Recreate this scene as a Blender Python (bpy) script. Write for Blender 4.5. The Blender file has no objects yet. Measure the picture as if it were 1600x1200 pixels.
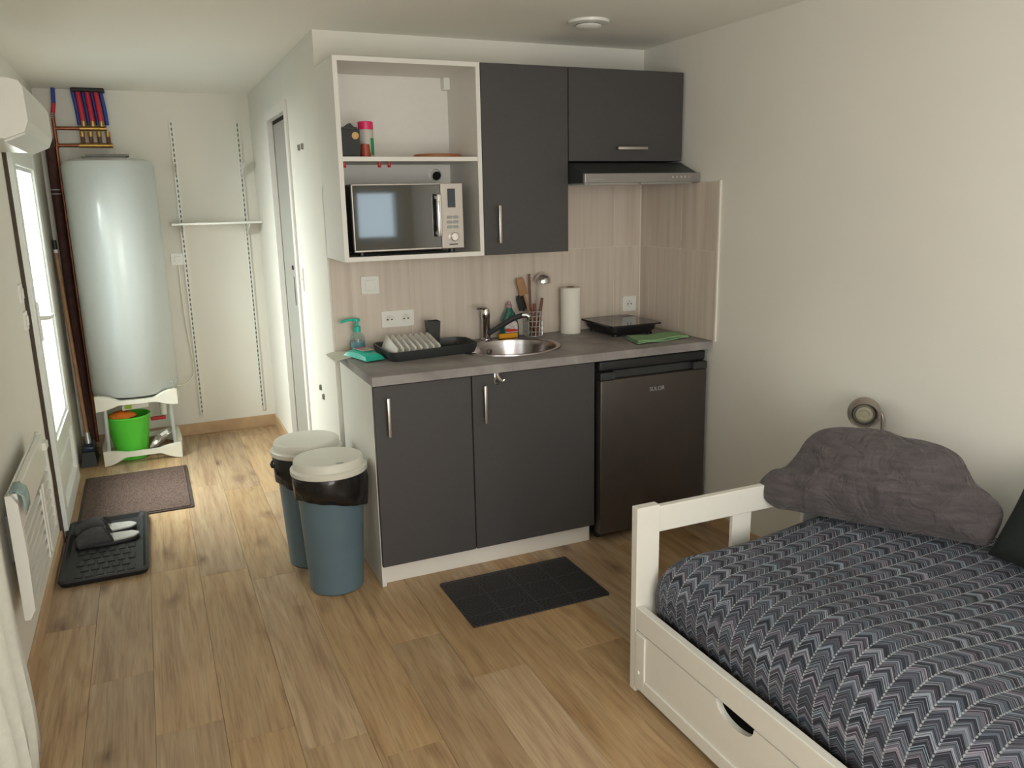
import bpy, bmesh, math, random
from mathutils import Vector, Matrix, noise
random.seed(7)
SC = bpy.context.scene
COL = SC.collection
R = math.radians

# ------------------------------------------------------------------ camera
YAW, PITCH, ROLL = R(23.9206), R(12.9576), R(-1.1686)
F = Vector((math.sin(YAW)*math.cos(PITCH), math.cos(YAW)*math.cos(PITCH), -math.sin(PITCH)))
RT = Vector((math.cos(YAW), -math.sin(YAW), 0)); UP = RT.cross(F)
r2 = math.cos(ROLL)*RT + math.sin(ROLL)*UP; u2 = -math.sin(ROLL)*RT + math.cos(ROLL)*UP
cd = bpy.data.cameras.new('camera'); cam = bpy.data.objects.new('camera', cd); COL.objects.link(cam)
m = Matrix((r2, u2, -F)).transposed().to_4x4(); m.translation = Vector((-2.3231, -3.5966, 1.5499))
cam.matrix_world = m
cd.sensor_width = 36; cd.lens = 1267.8*36/1600; cd.clip_start = .02
SC.camera = cam

# ------------------------------------------------------------------ light
w = bpy.data.worlds.new('overcast_sky'); SC.world = w; w.use_nodes = True
bg = w.node_tree.nodes['Background']; bg.inputs[0].default_value = (.80, .90, 1, 1); bg.inputs[1].default_value = 1.6

def area(name, loc, direction, sx, sy, power, col=(1, .985, .95)):
    l = bpy.data.lights.new(name, 'AREA'); l.shape = 'RECTANGLE'; l.size = sx; l.size_y = sy
    l.energy = power; l.color = col
    o = bpy.data.objects.new(name, l); COL.objects.link(o); o.location = loc
    o.rotation_euler = Vector(direction).to_track_quat('-Z', 'Z').to_euler()
    return o
# daylight arriving at the glazed door, the side window and the rear window
area('daylight_door', (-3.50, 1.02, 1.85), (1, 0, -.70), 1.1, 1.5, 165, (1, .955, .88))
area('daylight_side_window', (-3.06, -3.05, 1.5), (1, 0, 0), 1.3, 1.05, 7, (1, .86, .76))
area('daylight_rear_door', (-1.75, -4.84, 1.20), (0, 1, -.22), 1.70, 1.75, 77, (1, .84, .745))
area('daylight_rear_window', (-.31, -4.82, 1.40), (0, 1, 0), .40, .42, 1.1, (.85, .93, 1))
SC.view_settings.view_transform = 'Standard'; SC.view_settings.look = 'None'
SC.view_settings.exposure = 0.0; SC.view_settings.gamma = 1.0
SC.view_settings.use_curve_mapping = False
SC.cycles.max_bounces = 10; SC.cycles.diffuse_bounces = 6; SC.cycles.caustics_reflective = False

# ------------------------------------------------------------------ materials
def nt(name):
    m = bpy.data.materials.new(name); m.use_nodes = True
    return m, m.node_tree, m.node_tree.nodes['Principled BSDF']
def N(t, kind, **kw):
    n = t.nodes.new(kind)
    for k, v in kw.items():
        if hasattr(n, k): setattr(n, k, v)
        else: n.inputs[k].default_value = v
    return n
def ramp(t, stops):
    n = t.nodes.new('ShaderNodeValToRGB'); e = n.color_ramp.elements
    while len(e) < len(stops): e.new(.5)
    for s, (p, c) in zip(e, stops):
        s.position = p; s.color = (*c, 1)
    return n
def math_n(t, op, a, b=None, c=None):
    n = t.nodes.new('ShaderNodeMath'); n.operation = op
    for i, v in enumerate((a, b, c)):
        if v is None: continue
        if isinstance(v, (int, float)): n.inputs[i].default_value = v
        else: t.links.new(v, n.inputs[i])
    return n.outputs[0]
MATS = {}
def plain(name, col, rough=.5, metal=0, var=.06, scale=40, bump=0, spec=None, trans=0, coat=0):
    """a colour with a little cloudy variation and optional fine relief"""
    if name in MATS: return MATS[name]
    m, t, p = nt(name)
    tc = N(t, 'ShaderNodeTexCoord'); nz = N(t, 'ShaderNodeTexNoise', Scale=scale, Detail=3.0)
    t.links.new(tc.outputs['Object'], nz.inputs['Vector'])
    r = ramp(t, [(.3, tuple(max(0, c*(1-var)) for c in col)), (.7, tuple(min(1, c*(1+var)) for c in col))])
    t.links.new(nz.outputs['Fac'], r.inputs['Fac']); t.links.new(r.outputs['Color'], p.inputs['Base Color'])
    p.inputs['Roughness'].default_value = rough; p.inputs['Metallic'].default_value = metal
    if spec is not None: p.inputs['Specular IOR Level'].default_value = spec
    if trans: p.inputs['Transmission Weight'].default_value = trans
    if coat: p.inputs['Coat Weight'].default_value = coat; p.inputs['Coat Roughness'].default_value = .08
    if bump:
        b = N(t, 'ShaderNodeBump', Strength=bump, Distance=.002)
        t.links.new(nz.outputs['Fac'], b.inputs['Height']); t.links.new(b.outputs['Normal'], p.inputs['Normal'])
    MATS[name] = m
    return m
PAINT = plain('wall_paint', (.765, .745, .685), .75, var=.015, scale=3, bump=.02)
CEIL = plain('ceiling_paint', (.88, .87, .81), .8, var=.01, scale=2)
WHITE = plain('white_melamine', (.74, .72, .68), .45, var=.01)
GLOSSW = plain('white_plastic', (.78, .78, .74), .3, var=.01)
PVC = plain('white_pvc', (.80, .82, .80), .3, var=.01)
ENAMEL = plain('white_enamel', (.53, .57, .56), .32, var=.008, coat=.3)
CREAM = plain('cream_plastic', (.76, .75, .66), .4, var=.02)
ANTH = plain('anthracite_laminate', (.052, .049, .051), .55, var=.05, scale=90, bump=.03)
STEEL = plain('brushed_steel', (.55, .50, .46), .34, .9, var=.05, scale=120)
CHROME = plain('chrome', (.72, .70, .70), .10, 1, var=.01)
SINKS = plain('sink_steel', (.46, .42, .42), .22, 1, var=.04, scale=60)
BLACK = plain('black_plastic', (.014, .014, .015), .38, var=.1)
BLACKM = plain('black_rubber', (.011, .012, .013), .55, var=.12, scale=70, bump=.1)
DGREY = plain('dark_grey_plastic', (.030, .033, .034), .42, var=.05)
FRIDGE = plain('dark_inox', (.090, .076, .070), .36, .55, var=.05, scale=15)
GREY = plain('grey_plastic', (.32, .32, .31), .4, var=.03)
LGREY = plain('light_grey_metal', (.52, .55, .55), .3, .6, var=.03)
BLUEG = plain('slate_blue_plastic', (.105, .165, .21), .42, var=.06, scale=6)
BAG = plain('black_bin_bag', (.012, .012, .013), .22, var=.2, scale=18, bump=.6)
LID = plain('bone_plastic', (.66, .65, .58), .4, var=.015)
COPPER = plain('copper', (.30, .105, .055), .38, .8, var=.2, scale=20)
FOAM = plain('brown_pipe_foam', (.075, .030, .024), .8, var=.2, scale=30, bump=.2)
BRASS = plain('brass', (.50, .30, .09), .35, .8, var=.1)
REDP = plain('red_pex', (.55, .02, .045), .4)
BLUEP = plain('blue_pex', (.02, .05, .30), .4)
GREEN = plain('lime_plastic', (.10, .62, .05), .32, var=.05, scale=8)
ORANGE = plain('orange_cloth', (.85, .22, .02), .8, var=.12, scale=50, bump=.3)
TEAL = plain('teal_plastic', (.02, .50, .38), .35, var=.05)
TEALD = plain('green_bottle', (.004, .12, .095), .18, var=.05, coat=.4)
BLUEL = plain('blue_liquid', (.38, .62, .75), .15, trans=.5)
PINK = plain('pink_plastic', (.70, .02, .13), .35)
RED = plain('red_plastic', (.50, .03, .03), .4)
RUST = plain('terracotta_plastic', (.32, .05, .02), .45)
GOLD = plain('gold_sticker', (.55, .33, .10), .4)
WOOD = plain('light_wood', (.36, .19, .09), .5, var=.15, scale=25)
WOODD = plain('dark_wood', (.15, .05, .025), .5, var=.2, scale=25)
BOARD = plain('beech_board', (.42, .16, .06), .45, var=.12, scale=15)
TISSUE = plain('paper_towel', (.80, .77, .70), .9, var=.02, scale=200, bump=.3)
SPONGE = plain('yellow_sponge', (.75, .33, .02), .9, var=.1, scale=200, bump=.5)
CLOTHG = plain('green_microfibre', (.24, .41, .21), .95, var=.12, scale=160, bump=.6)
BEDW = plain('white_lacquer', (.71, .695, .645), .35, var=.01)
SLATW = plain('pine_slat', (.50, .30, .11), .5, var=.12, scale=20)
KNITB = plain('black_cushion_fabric', (.008, .012, .011), .9, var=.3, scale=200, bump=.4)
FELT = plain('grey_felt', (.060, .060, .065), .95, var=.15, scale=150, bump=.5)
FELTL = plain('pale_insole', (.50, .50, .48), .9, var=.08, scale=120, bump=.4)
COIR = None
HOLE_SHADE = plain('painted_recess_shade', (.008, .007, .007), .9)  # near-black colour standing in for the shade inside holes and gaps
LEDG = plain('lamp_glass', (.40, .37, .27), .15, coat=.5)
LAMPB = plain('lamp_body', (.30, .26, .22), .35, .5)
CURT = plain('curtain_fabric', (.68, .69, .63), .9, var=.04, scale=60, bump=.2)
SILV = plain('silver_wrapper', (.40, .36, .33), .3, .5, var=.3, scale=30, bump=.5)
DOORG = plain('grey_door_paint', (.33, .32, .29), .5, var=.03)
SEALGAP = plain('brown_seal_and_gap', (.075, .055, .04), .8)  # brush seal colour, also used to paint the shadow gap at the door frame
DISPLAY = plain('lcd_display', (.035, .045, .06), .12)
INOXP = plain('microwave_steel', (.50, .46, .42), .33, .55, var=.03)
HOODG = plain('hood_grey', (.30, .28, .27), .36, .5, var=.03)
GROUT = plain('white_edge_trim', (.74, .70, .64), .5, var=.01)
CREAMW = plain('cream_board', (.66, .65, .55), .6, var=.02)

def glass_mat(name, tint=(.95, 1, 1)):
    m, t, p = nt(name)
    tr = N(t, 'ShaderNodeBsdfTransparent'); tr.inputs[0].default_value = (*tint, 1)
    gl = N(t, 'ShaderNodeBsdfGlossy', Roughness=.02); lw = N(t, 'ShaderNodeLayerWeight', Blend=.5)
    mx = N(t, 'ShaderNodeMixShader'); t.links.new(math_n(t, 'MULTIPLY_ADD', math_n(t, 'POWER', lw.outputs['Facing'], 5), .25, .03), mx.inputs[0])
    t.links.new(tr.outputs[0], mx.inputs[1]); t.links.new(gl.outputs[0], mx.inputs[2])
    t.links.new(mx.outputs[0], t.nodes['Material Output'].inputs[0])
    return m
GLASS = glass_mat('window_glass'); CLEAR = glass_mat('clear_plastic', (.86, .93, .93))

def oven_glass():
    m, t, p = nt('black_mirror_glass')
    p.inputs['Base Color'].default_value = (.012, .012, .014, 1); p.inputs['Roughness'].default_value = .04
    p.inputs['IOR'].default_value = 2.1
    return m
MWGLASS = oven_glass()
def hob_glass():
    m, t, p = nt('black_hob_glass')
    p.inputs['Base Color'].default_value = (.014, .011, .012, 1); p.inputs['Roughness'].default_value = .07
    return m
HOBG = hob_glass()

def oak():
    m, t, p = nt('oak_plank')
    tc = N(t, 'ShaderNodeTexCoord'); oi = N(t, 'ShaderNodeObjectInfo')
    off = N(t, 'ShaderNodeVectorMath', operation='SCALE'); off.inputs[0].default_value = (37, 91, 53)
    t.links.new(oi.outputs['Random'], off.inputs['Scale'])
    add = N(t, 'ShaderNodeVectorMath', operation='ADD'); t.links.new(tc.outputs['Object'], add.inputs[0]); t.links.new(off.outputs[0], add.inputs[1])
    mp = N(t, 'ShaderNodeMapping'); mp.inputs['Scale'].default_value = (9, .9, 1); t.links.new(add.outputs[0], mp.inputs[0])
    big = N(t, 'ShaderNodeTexNoise', Scale=1.3, Detail=4.0, Distortion=2.2); t.links.new(mp.outputs[0], big.inputs[0])
    mp2 = N(t, 'ShaderNodeMapping'); mp2.inputs['Scale'].default_value = (42, 1.5, 1); t.links.new(add.outputs[0], mp2.inputs[0])
    fine = N(t, 'ShaderNodeTexNoise', Scale=2.2, Detail=6.0, Distortion=1.3); t.links.new(mp2.outputs[0], fine.inputs[0])
    base = ramp(t, [(.22, (.27, .165, .095)), (.42, (.40, .27, .155)), (.62, (.455, .325, .195)), (.8, (.52, .395, .255))])
    t.links.new(big.outputs[0], base.inputs[0])
    gr = ramp(t, [(.32, (.70, .67, .64)), (.50, (.98, .98, .98)), (.7, (1.10, 1.09, 1.07))]); t.links.new(fine.outputs[0], gr.inputs[0])
    mul = N(t, 'ShaderNodeMix', data_type='RGBA', blend_type='MULTIPLY'); mul.inputs[0].default_value = .8
    t.links.new(base.outputs[0], mul.inputs[6]); t.links.new(gr.outputs[0], mul.inputs[7])
    # knots
    mp3 = N(t, 'ShaderNodeMapping'); mp3.inputs['Scale'].default_value = (5.2, 2.1, 1); t.links.new(add.outputs[0], mp3.inputs[0])
    dist = N(t, 'ShaderNodeTexNoise', Scale=3.0, Detail=2.0); t.links.new(mp3.outputs[0], dist.inputs[0])
    dm = N(t, 'ShaderNodeVectorMath', operation='SCALE'); dm.inputs['Scale'].default_value = .35; t.links.new(dist.outputs['Color'], dm.inputs[0])
    da = N(t, 'ShaderNodeVectorMath', operation='ADD'); t.links.new(mp3.outputs[0], da.inputs[0]); t.links.new(dm.outputs[0], da.inputs[1])
    vo = N(t, 'ShaderNodeTexVoronoi', Scale=1.15); t.links.new(da.outputs[0], vo.inputs[0])
    kr = ramp(t, [(.03, (.25, .18, .16)), (.10, (.60, .53, .50)), (.26, (1, 1, 1))]); t.links.new(vo.outputs['Distance'], kr.inputs[0])
    mul2 = N(t, 'ShaderNodeMix', data_type='RGBA', blend_type='MULTIPLY'); mul2.inputs[0].default_value = .85
    t.links.new(mul.outputs[2], mul2.inputs[6]); t.links.new(kr.outputs[0], mul2.inputs[7])
    hs = N(t, 'ShaderNodeHueSaturation'); t.links.new(mul2.outputs[2], hs.inputs['Color'])
    v = math_n(t, 'MULTIPLY_ADD', oi.outputs['Random'], .20, .90); t.links.new(v, hs.inputs['Value'])
    rr = math_n(t, 'FRACT', math_n(t, 'MULTIPLY', oi.outputs['Random'], 17.3))
    t.links.new(math_n(t, 'MULTIPLY_ADD', rr, .22, .90), hs.inputs['Saturation'])
    t.links.new(hs.outputs[0], p.inputs['Base Color'])
    p.inputs['Roughness'].default_value = .42
    b = N(t, 'ShaderNodeBump', Strength=.06, Distance=.002); t.links.new(fine.outputs[0], b.inputs['Height']); t.links.new(b.outputs[0], p.inputs['Normal'])
    return m
OAK = oak()
OAKB = plain('oak_baseboard', (.50, .34, .20), .45, var=.1, scale=12)

def tile_mat():
    m, t, p = nt('beige_tile')
    tc = N(t, 'ShaderNodeTexCoord'); oi = N(t, 'ShaderNodeObjectInfo')
    off = N(t, 'ShaderNodeVectorMath', operation='SCALE'); off.inputs[0].default_value = (31, 57, 11); t.links.new(oi.outputs['Random'], off.inputs['Scale'])
    add = N(t, 'ShaderNodeVectorMath', operation='ADD'); t.links.new(tc.outputs['Object'], add.inputs[0]); t.links.new(off.outputs[0], add.inputs[1])
    mp = N(t, 'ShaderNodeMapping'); mp.inputs['Scale'].default_value = (22, 22, .8); t.links.new(add.outputs[0], mp.inputs[0])
    nz = N(t, 'ShaderNodeTexNoise', Scale=1.4, Detail=4.0); t.links.new(mp.outputs[0], nz.inputs[0])
    r = ramp(t, [(.3, (.54, .46, .39)), (.5, (.61, .53, .455)), (.72, (.66, .58, .51))]); t.links.new(nz.outputs[0], r.inputs[0])
    t.links.new(r.outputs[0], p.inputs['Base Color']); p.inputs['Roughness'].default_value = .35
    return m
TILE = tile_mat()

def concrete():
    m, t, p = nt('grey_concrete_laminate')
    tc = N(t, 'ShaderNodeTexCoord')
    a = N(t, 'ShaderNodeTexNoise', Scale=7.0, Detail=6.0, Distortion=.8); t.links.new(tc.outputs['Object'], a.inputs[0])
    r = ramp(t, [(.3, (.20, .183, .18)), (.5, (.27, .248, .242)), (.7, (.33, .31, .30))]); t.links.new(a.outputs[0], r.inputs[0])
    t.links.new(r.outputs[0], p.inputs['Base Color']); p.inputs['Roughness'].default_value = .5
    return m
CONC = concrete()

def coir():
    m, t, p = nt('brown_mat_pile')
    tc = N(t, 'ShaderNodeTexCoord'); mp = N(t, 'ShaderNodeMapping'); mp.inputs['Scale'].default_value = (160, 60, 60); t.links.new(tc.outputs['Object'], mp.inputs[0])
    a = N(t, 'ShaderNodeTexNoise', Scale=1.0, Detail=4.0); t.links.new(mp.outputs[0], a.inputs[0])
    r = ramp(t, [(.3, (.045, .026, .022)), (.7, (.135, .088, .070))]); t.links.new(a.outputs[0], r.inputs[0])
    t.links.new(r.outputs[0], p.inputs['Base Color']); p.inputs['Roughness'].default_value = .95
    b = N(t, 'ShaderNodeBump', Strength=.6, Distance=.004); t.links.new(a.outputs[0], b.inputs['Height']); t.links.new(b.outputs[0], p.inputs['Normal'])
    return m
COIR = coir()
MATEDGE = plain('brown_mat_edge', (.05, .032, .028), .8)

def kitchen_mat():
    m, t, p = nt('patterned_vinyl_mat')
    tc = N(t, 'ShaderNodeTexCoord'); sp = N(t, 'ShaderNodeSeparateXYZ'); t.links.new(tc.outputs['Object'], sp.inputs[0])
    S = .148
    fx = math_n(t, 'FRACT', math_n(t, 'DIVIDE', math_n(t, 'ADD', sp.outputs[0], 3.0), S))
    fy = math_n(t, 'FRACT', math_n(t, 'DIVIDE', math_n(t, 'ADD', sp.outputs[1], 3.04), S))
    ax = math_n(t, 'ABSOLUTE', math_n(t, 'SUBTRACT', fx, .5)); ay = math_n(t, 'ABSOLUTE', math_n(t, 'SUBTRACT', fy, .5))
    rad = math_n(t, 'SQRT', math_n(t, 'ADD', math_n(t, 'MULTIPLY', ax, ax), math_n(t, 'MULTIPLY', ay, ay)))
    ang = math_n(t, 'ARCTAN2', ay, ax)
    fl = math_n(t, 'SINE', math_n(t, 'MULTIPLY_ADD', rad, 46, math_n(t, 'MULTIPLY', math_n(t, 'COSINE', math_n(t, 'MULTIPLY', ang, 8)), 2.2)))
    pat = math_n(t, 'MULTIPLY_ADD', fl, .5, .5)
    line = math_n(t, 'GREATER_THAN', math_n(t, 'MAXIMUM', ax, ay), .488)
    r = ramp(t, [(.2, (.016, .016, .019)), (.8, (.036, .036, .040))]); t.links.new(pat, r.inputs[0])
    mx = N(t, 'ShaderNodeMix', data_type='RGBA'); t.links.new(line, mx.inputs[0]); t.links.new(r.outputs[0], mx.inputs[6]); mx.inputs[7].default_value = (.07, .07, .075, 1)
    t.links.new(mx.outputs[2], p.inputs['Base Color']); p.inputs['Roughness'].default_value = .55
    b = N(t, 'ShaderNodeBump', Strength=.3, Distance=.002); t.links.new(pat, b.inputs['Height']); t.links.new(b.outputs[0], p.inputs['Normal'])
    return m
KMAT = kitchen_mat()

def chevron():
    m, t, p = nt('chevron_bedcover')
    uv = N(t, 'ShaderNodeUVMap'); uv.uv_map = 'UVMap'; sp = N(t, 'ShaderNodeSeparateXYZ'); t.links.new(uv.outputs[0], sp.inputs[0])
    u, v = sp.outputs[0], sp.outputs[1]; P = .050
    vp = math_n(t, 'DIVIDE', v, P)
    fr = math_n(t, 'FRACT', vp); colid = math_n(t, 'FLOOR', vp)
    tri = math_n(t, 'ABSOLUTE', math_n(t, 'SUBTRACT', fr, .5))          # 0 at the apex, .5 at the seam
    wv = math_n(t, 'ADD', u, math_n(t, 'MULTIPLY', tri, .046))
    wo = math_n(t, 'MULTIPLY_ADD', colid, 5.37, wv)
    tone = N(t, 'ShaderNodeTexNoise', noise_dimensions='1D', Scale=46.0, Detail=1.0); t.links.new(wo, tone.inputs['W'])
    fine = N(t, 'ShaderNodeTexNoise', noise_dimensions='1D', Scale=300.0, Detail=0.0); t.links.new(wo, fine.inputs['W'])
    hue = N(t, 'ShaderNodeTexNoise', noise_dimensions='1D', Scale=25.0); t.links.new(math_n(t, 'ADD', wo, 40), hue.inputs['W'])
    s = math_n(t, 'MULTIPLY_ADD', math_n(t, 'SUBTRACT', tone.outputs[0], .5), 1.3, .5)
    s = math_n(t, 'MULTIPLY_ADD', math_n(t, 'SUBTRACT', fine.outputs[0], .5), 1.5, s)
    r = ramp(t, [(.18, (.016, .017, .023)), (.40, (.036, .038, .048)), (.58, (.095, .097, .112)), (.76, (.165, .172, .185)), (.98, (.34, .36, .38))])
    t.links.new(s, r.inputs[0])
    tint = ramp(t, [(.35, (.82, .95, 1.12)), (.5, (.92, .97, 1.10)), (.65, (1.04, .94, 1.10))]); t.links.new(hue.outputs[0], tint.inputs[0])
    mul = N(t, 'ShaderNodeMix', data_type='RGBA', blend_type='MULTIPLY'); mul.inputs[0].default_value = 1
    t.links.new(r.outputs[0], mul.inputs[6]); t.links.new(tint.outputs[0], mul.inputs[7])
    seam = math_n(t, 'GREATER_THAN', tri, .456)
    dots = math_n(t, 'GREATER_THAN', math_n(t, 'SINE', math_n(t, 'MULTIPLY', u, 2*math.pi/.009)), -.35)
    sm = math_n(t, 'MULTIPLY', math_n(t, 'MULTIPLY', seam, dots), .75)
    mx = N(t, 'ShaderNodeMix', data_type='RGBA'); t.links.new(sm, mx.inputs[0]); t.links.new(mul.outputs[2], mx.inputs[6]); mx.inputs[7].default_value = (.40, .43, .45, 1)
    t.links.new(mx.outputs[2], p.inputs['Base Color']); p.inputs['Roughness'].default_value = .9
    b = N(t, 'ShaderNodeBump', Strength=.35, Distance=.003); t.links.new(fine.outputs[0], b.inputs['Height']); t.links.new(b.outputs[0], p.inputs['Normal'])
    return m
CHEV = chevron()

def linen():
    m, t, p = nt('mauve_grey_linen')
    tc = N(t, 'ShaderNodeTexCoord'); mp = N(t, 'ShaderNodeMapping'); mp.inputs['Scale'].default_value = (14, 14, 75); t.links.new(tc.outputs['Object'], mp.inputs[0])
    a = N(t, 'ShaderNodeTexNoise', Scale=1.0, Detail=5.0, Distortion=.6); t.links.new(mp.outputs[0], a.inputs[0])
    r = ramp(t, [(.3, (.050, .041, .044)), (.7, (.092, .077, .080))]); t.links.new(a.outputs[0], r.inputs[0])
    t.links.new(r.outputs[0], p.inputs['Base Color']); p.inputs['Roughness'].default_value = .85
    p.inputs['Sheen Weight'].default_value = .15
    mp2 = N(t, 'ShaderNodeMapping'); mp2.inputs['Scale'].default_value = (13, 13, 7); mp2.inputs['Rotation'].default_value = (.3, .5, .2); t.links.new(tc.outputs['Object'], mp2.inputs[0])
    f = N(t, 'ShaderNodeTexNoise', Scale=1.0, Detail=4.0, Distortion=1.5); t.links.new(mp2.outputs[0], f.inputs[0])
    fold = math_n(t, 'ABSOLUTE', math_n(t, 'SUBTRACT', f.outputs[0], .5))
    b0 = N(t, 'ShaderNodeBump', Strength=.9, Distance=.035); t.links.new(fold, b0.inputs['Height'])
    b = N(t, 'ShaderNodeBump', Strength=.55, Distance=.008); t.links.new(a.outputs[0], b.inputs['Height']); t.links.new(b0.outputs[0], b.inputs['Normal']); t.links.new(b.outputs[0], p.inputs['Normal'])
    return m
LINEN = linen()

# ------------------------------------------------------------------ mesh helpers
def new(): return bmesh.new()
def merge(bm, tmp, mat=None):
    if mat is not None: bmesh.ops.transform(tmp, matrix=mat, verts=tmp.verts)
    me = bpy.data.meshes.new('tmp'); tmp.to_mesh(me); tmp.free(); bm.from_mesh(me); bpy.data.meshes.remove(me)
    return bm
def bx(bm, x0, x1, y0, y1, z0, z1, bev=0, seg=2, mat=None):
    t = bmesh.new()
    bmesh.ops.create_cube(t, size=1)
    bmesh.ops.transform(t, verts=t.verts, matrix=Matrix.Translation(((x0+x1)/2, (y0+y1)/2, (z0+z1)/2)) @ Matrix.Diagonal((abs(x1-x0), abs(y1-y0), abs(z1-z0), 1)))
    if bev: bmesh.ops.bevel(t, geom=list(t.edges), offset=bev, segments=seg, profile=.5, affect='EDGES')
    return merge(bm, t, mat)
def box(*a, **k): return bx(new(), *a, **k)
def loft(bm, rings, close_ring=True, cap=True):
    vr = [[bm.verts.new(p) for p in r] for r in rings]
    n = len(rings[0])
    for a, b in zip(vr[:-1], vr[1:]):
        for i in range(n if close_ring else n-1):
            j = (i+1) % n
            try: bm.faces.new((a[i], a[j], b[j], b[i]))
            except ValueError: pass
    if cap and close_ring:
        for r, rev in ((vr[0], True), (vr[-1], False)):
            try: bm.faces.new(list(reversed(r)) if rev else r)
            except ValueError: pass
    return bm
def lathe(bm, prof, c=(0, 0, 0), n=28, axis='Z', sx=1, sy=1, cap=True, mat=None):
    """prof: list of (radius, height)"""
    t = bmesh.new()
    rings = [[(max(r, 1e-4)*math.cos(2*math.pi*i/n)*sx, max(r, 1e-4)*math.sin(2*math.pi*i/n)*sy, h) for i in range(n)] for r, h in prof]
    loft(t, rings, cap=cap)
    M_ = Matrix.Identity(4)
    if axis == 'Y': M_ = Matrix.Rotation(R(90), 4, 'X')       # +z -> -y
    if axis == 'X': M_ = Matrix.Rotation(R(90), 4, 'Y')       # +z -> +x
    M_ = Matrix.Translation(c) @ (mat if mat is not None else Matrix.Identity(4)) @ M_
    return merge(bm, t, M_)
def tube(bm, pts, r, n=10, closed=False, cap=True, radii=None):
    pts = [Vector(p) for p in pts]; rings = []
    ref = Vector((0, 0, 1)); prev = None
    for i, p in enumerate(pts):
        a = pts[i-1] if (i > 0 or closed) else p; b = pts[(i+1) % len(pts)] if (i < len(pts)-1 or closed) else p
        d = (b-a).normalized()
        if prev is None:
            s = d.cross(ref)
            if s.length < 1e-3: s = d.cross(Vector((1, 0, 0)))
            s.normalize()
        else:
            s = prev - d*prev.dot(d); s.normalize()
        prev = s; q = d.cross(s); rr = radii[i] if radii else r
        rings.append([p + (s*math.cos(2*math.pi*k/n) + q*math.sin(2*math.pi*k/n))*rr for k in range(n)])
    if closed: rings.append(rings[0])
    return loft(bm, rings, cap=cap and not closed)
def cyl(bm, p0, p1, r, n=16, r1=None): return tube(bm, [p0, p1], r, n, radii=[r, r if r1 is None else r1])
def prism(bm, poly, d0, d1, axis='Z'):
    def P(a, b, d): return {'Z': (a, b, d), 'Y': (a, d, b), 'X': (d, a, b)}[axis]
    t = bmesh.new(); loft(t, [[P(a, b, d0) for a, b in poly], [P(a, b, d1) for a, b in poly]])
    bmesh.ops.recalc_face_normals(t, faces=t.faces)
    return merge(bm, t)
def rrect(x0, x1, y0, y1, r, n=5):
    out = []
    for cx, cy, a in ((x1-r, y1-r, 0), (x0+r, y1-r, 90), (x0+r, y0+r, 180), (x1-r, y0+r, 270)):
        for i in range(n+1): out.append((cx+r*math.cos(R(a+90*i/n)), cy+r*math.sin(R(a+90*i/n))))
    return out
def spline(pts, n=8):
    P = [Vector(p) for p in pts]; P = [2*P[0]-P[1]]+P+[2*P[-1]-P[-2]]; out = []
    for i in range(1, len(P)-2):
        a, b, c, d = P[i-1:i+3]
        for k in range(n):
            t = k/n
            out.append(.5*((2*b)+(c-a)*t+(2*a-5*b+4*c-d)*t*t+(3*b-a-3*c+d)*t**3))
    return out+[P[-2]]
OFF = {}
def obj(name, bm, mat, parent=None, smooth=False, recalc=True, label=None):
    off = OFF.get(parent.name, Vector((0, 0, 0))) if parent else Vector((0, 0, 0))
    if recalc: bmesh.ops.recalc_face_normals(bm, faces=bm.faces)
    if off.length: bmesh.ops.translate(bm, verts=bm.verts, vec=-off)
    me = bpy.data.meshes.new(name); bm.to_mesh(me); bm.free()
    if mat: me.materials.append(mat)
    if smooth:
        me.polygons.foreach_set('use_smooth', [True]*len(me.polygons))
        try: me.set_sharp_from_angle(angle=R(38))
        except Exception: pass
    o = bpy.data.objects.new(name, me); COL.objects.link(o)
    if parent: o.parent = parent; OFF[o.name] = off
    if label: o['label'] = label
    return o
def thing(name, label, cat, loc, group=None):
    o = bpy.data.objects.new(name, None); COL.objects.link(o); o.location = loc; o.empty_display_size = .05
    o['label'] = label; o['category'] = cat
    if group: o['group'] = group
    OFF[o.name] = Vector(loc)
    return o
def single(name, bm, mat, label, cat, group=None, smooth=False):
    o = obj(name, bm, mat, None, smooth); o['label'] = label; o['category'] = cat
    if group: o['group'] = group
    return o
def struct(name, bm, mat, label=None, smooth=False):
    o = obj(name, bm, mat, None, smooth); o['kind'] = 'structure'
    if label: o['label'] = label
    return o
def structroot(name, loc, label=None):
    o = bpy.data.objects.new(name, None); COL.objects.link(o); o.location = loc; o['kind'] = 'structure'; o.empty_display_size = .05
    if label: o['label'] = label
    OFF[o.name] = Vector(loc)
    return o
def lettering(text, size, loc, mat, parent, root):
    c = bpy.data.curves.new('lettering', 'FONT'); c.body = text; c.size = size; c.extrude = .0004; c.align_x = 'CENTER'
    tmp = bpy.data.objects.new('tmp', c); COL.objects.link(tmp); bpy.context.view_layer.update()
    me = bpy.data.meshes.new_from_object(tmp); bpy.data.objects.remove(tmp); me.materials.clear(); me.materials.append(mat)
    o = bpy.data.objects.new('lettering', me); COL.objects.link(o); o.parent = parent
    o.location = Vector(loc)-OFF[root.name]; o.rotation_euler = (R(90), 0, 0)
    return o

# ------------------------------------------------------------------ the room
XL, XR, YB, YF, ZC, XS = -2.83, .016, 0.0, 2.215, 2.239, -1.596
YR = -4.6
DY0, DY1, DZ1 = .55, 1.50, 1.90         # glazed door opening
WY0, WY1, WZ0, WZ1 = -3.75, -2.35, .95, 2.05
floor = struct('floor', box(XL-.2, XR+.1, YR-.1, YF+.1, -.08, -.012), OAKB, 'oak plank floor running the length of the studio')
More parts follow.
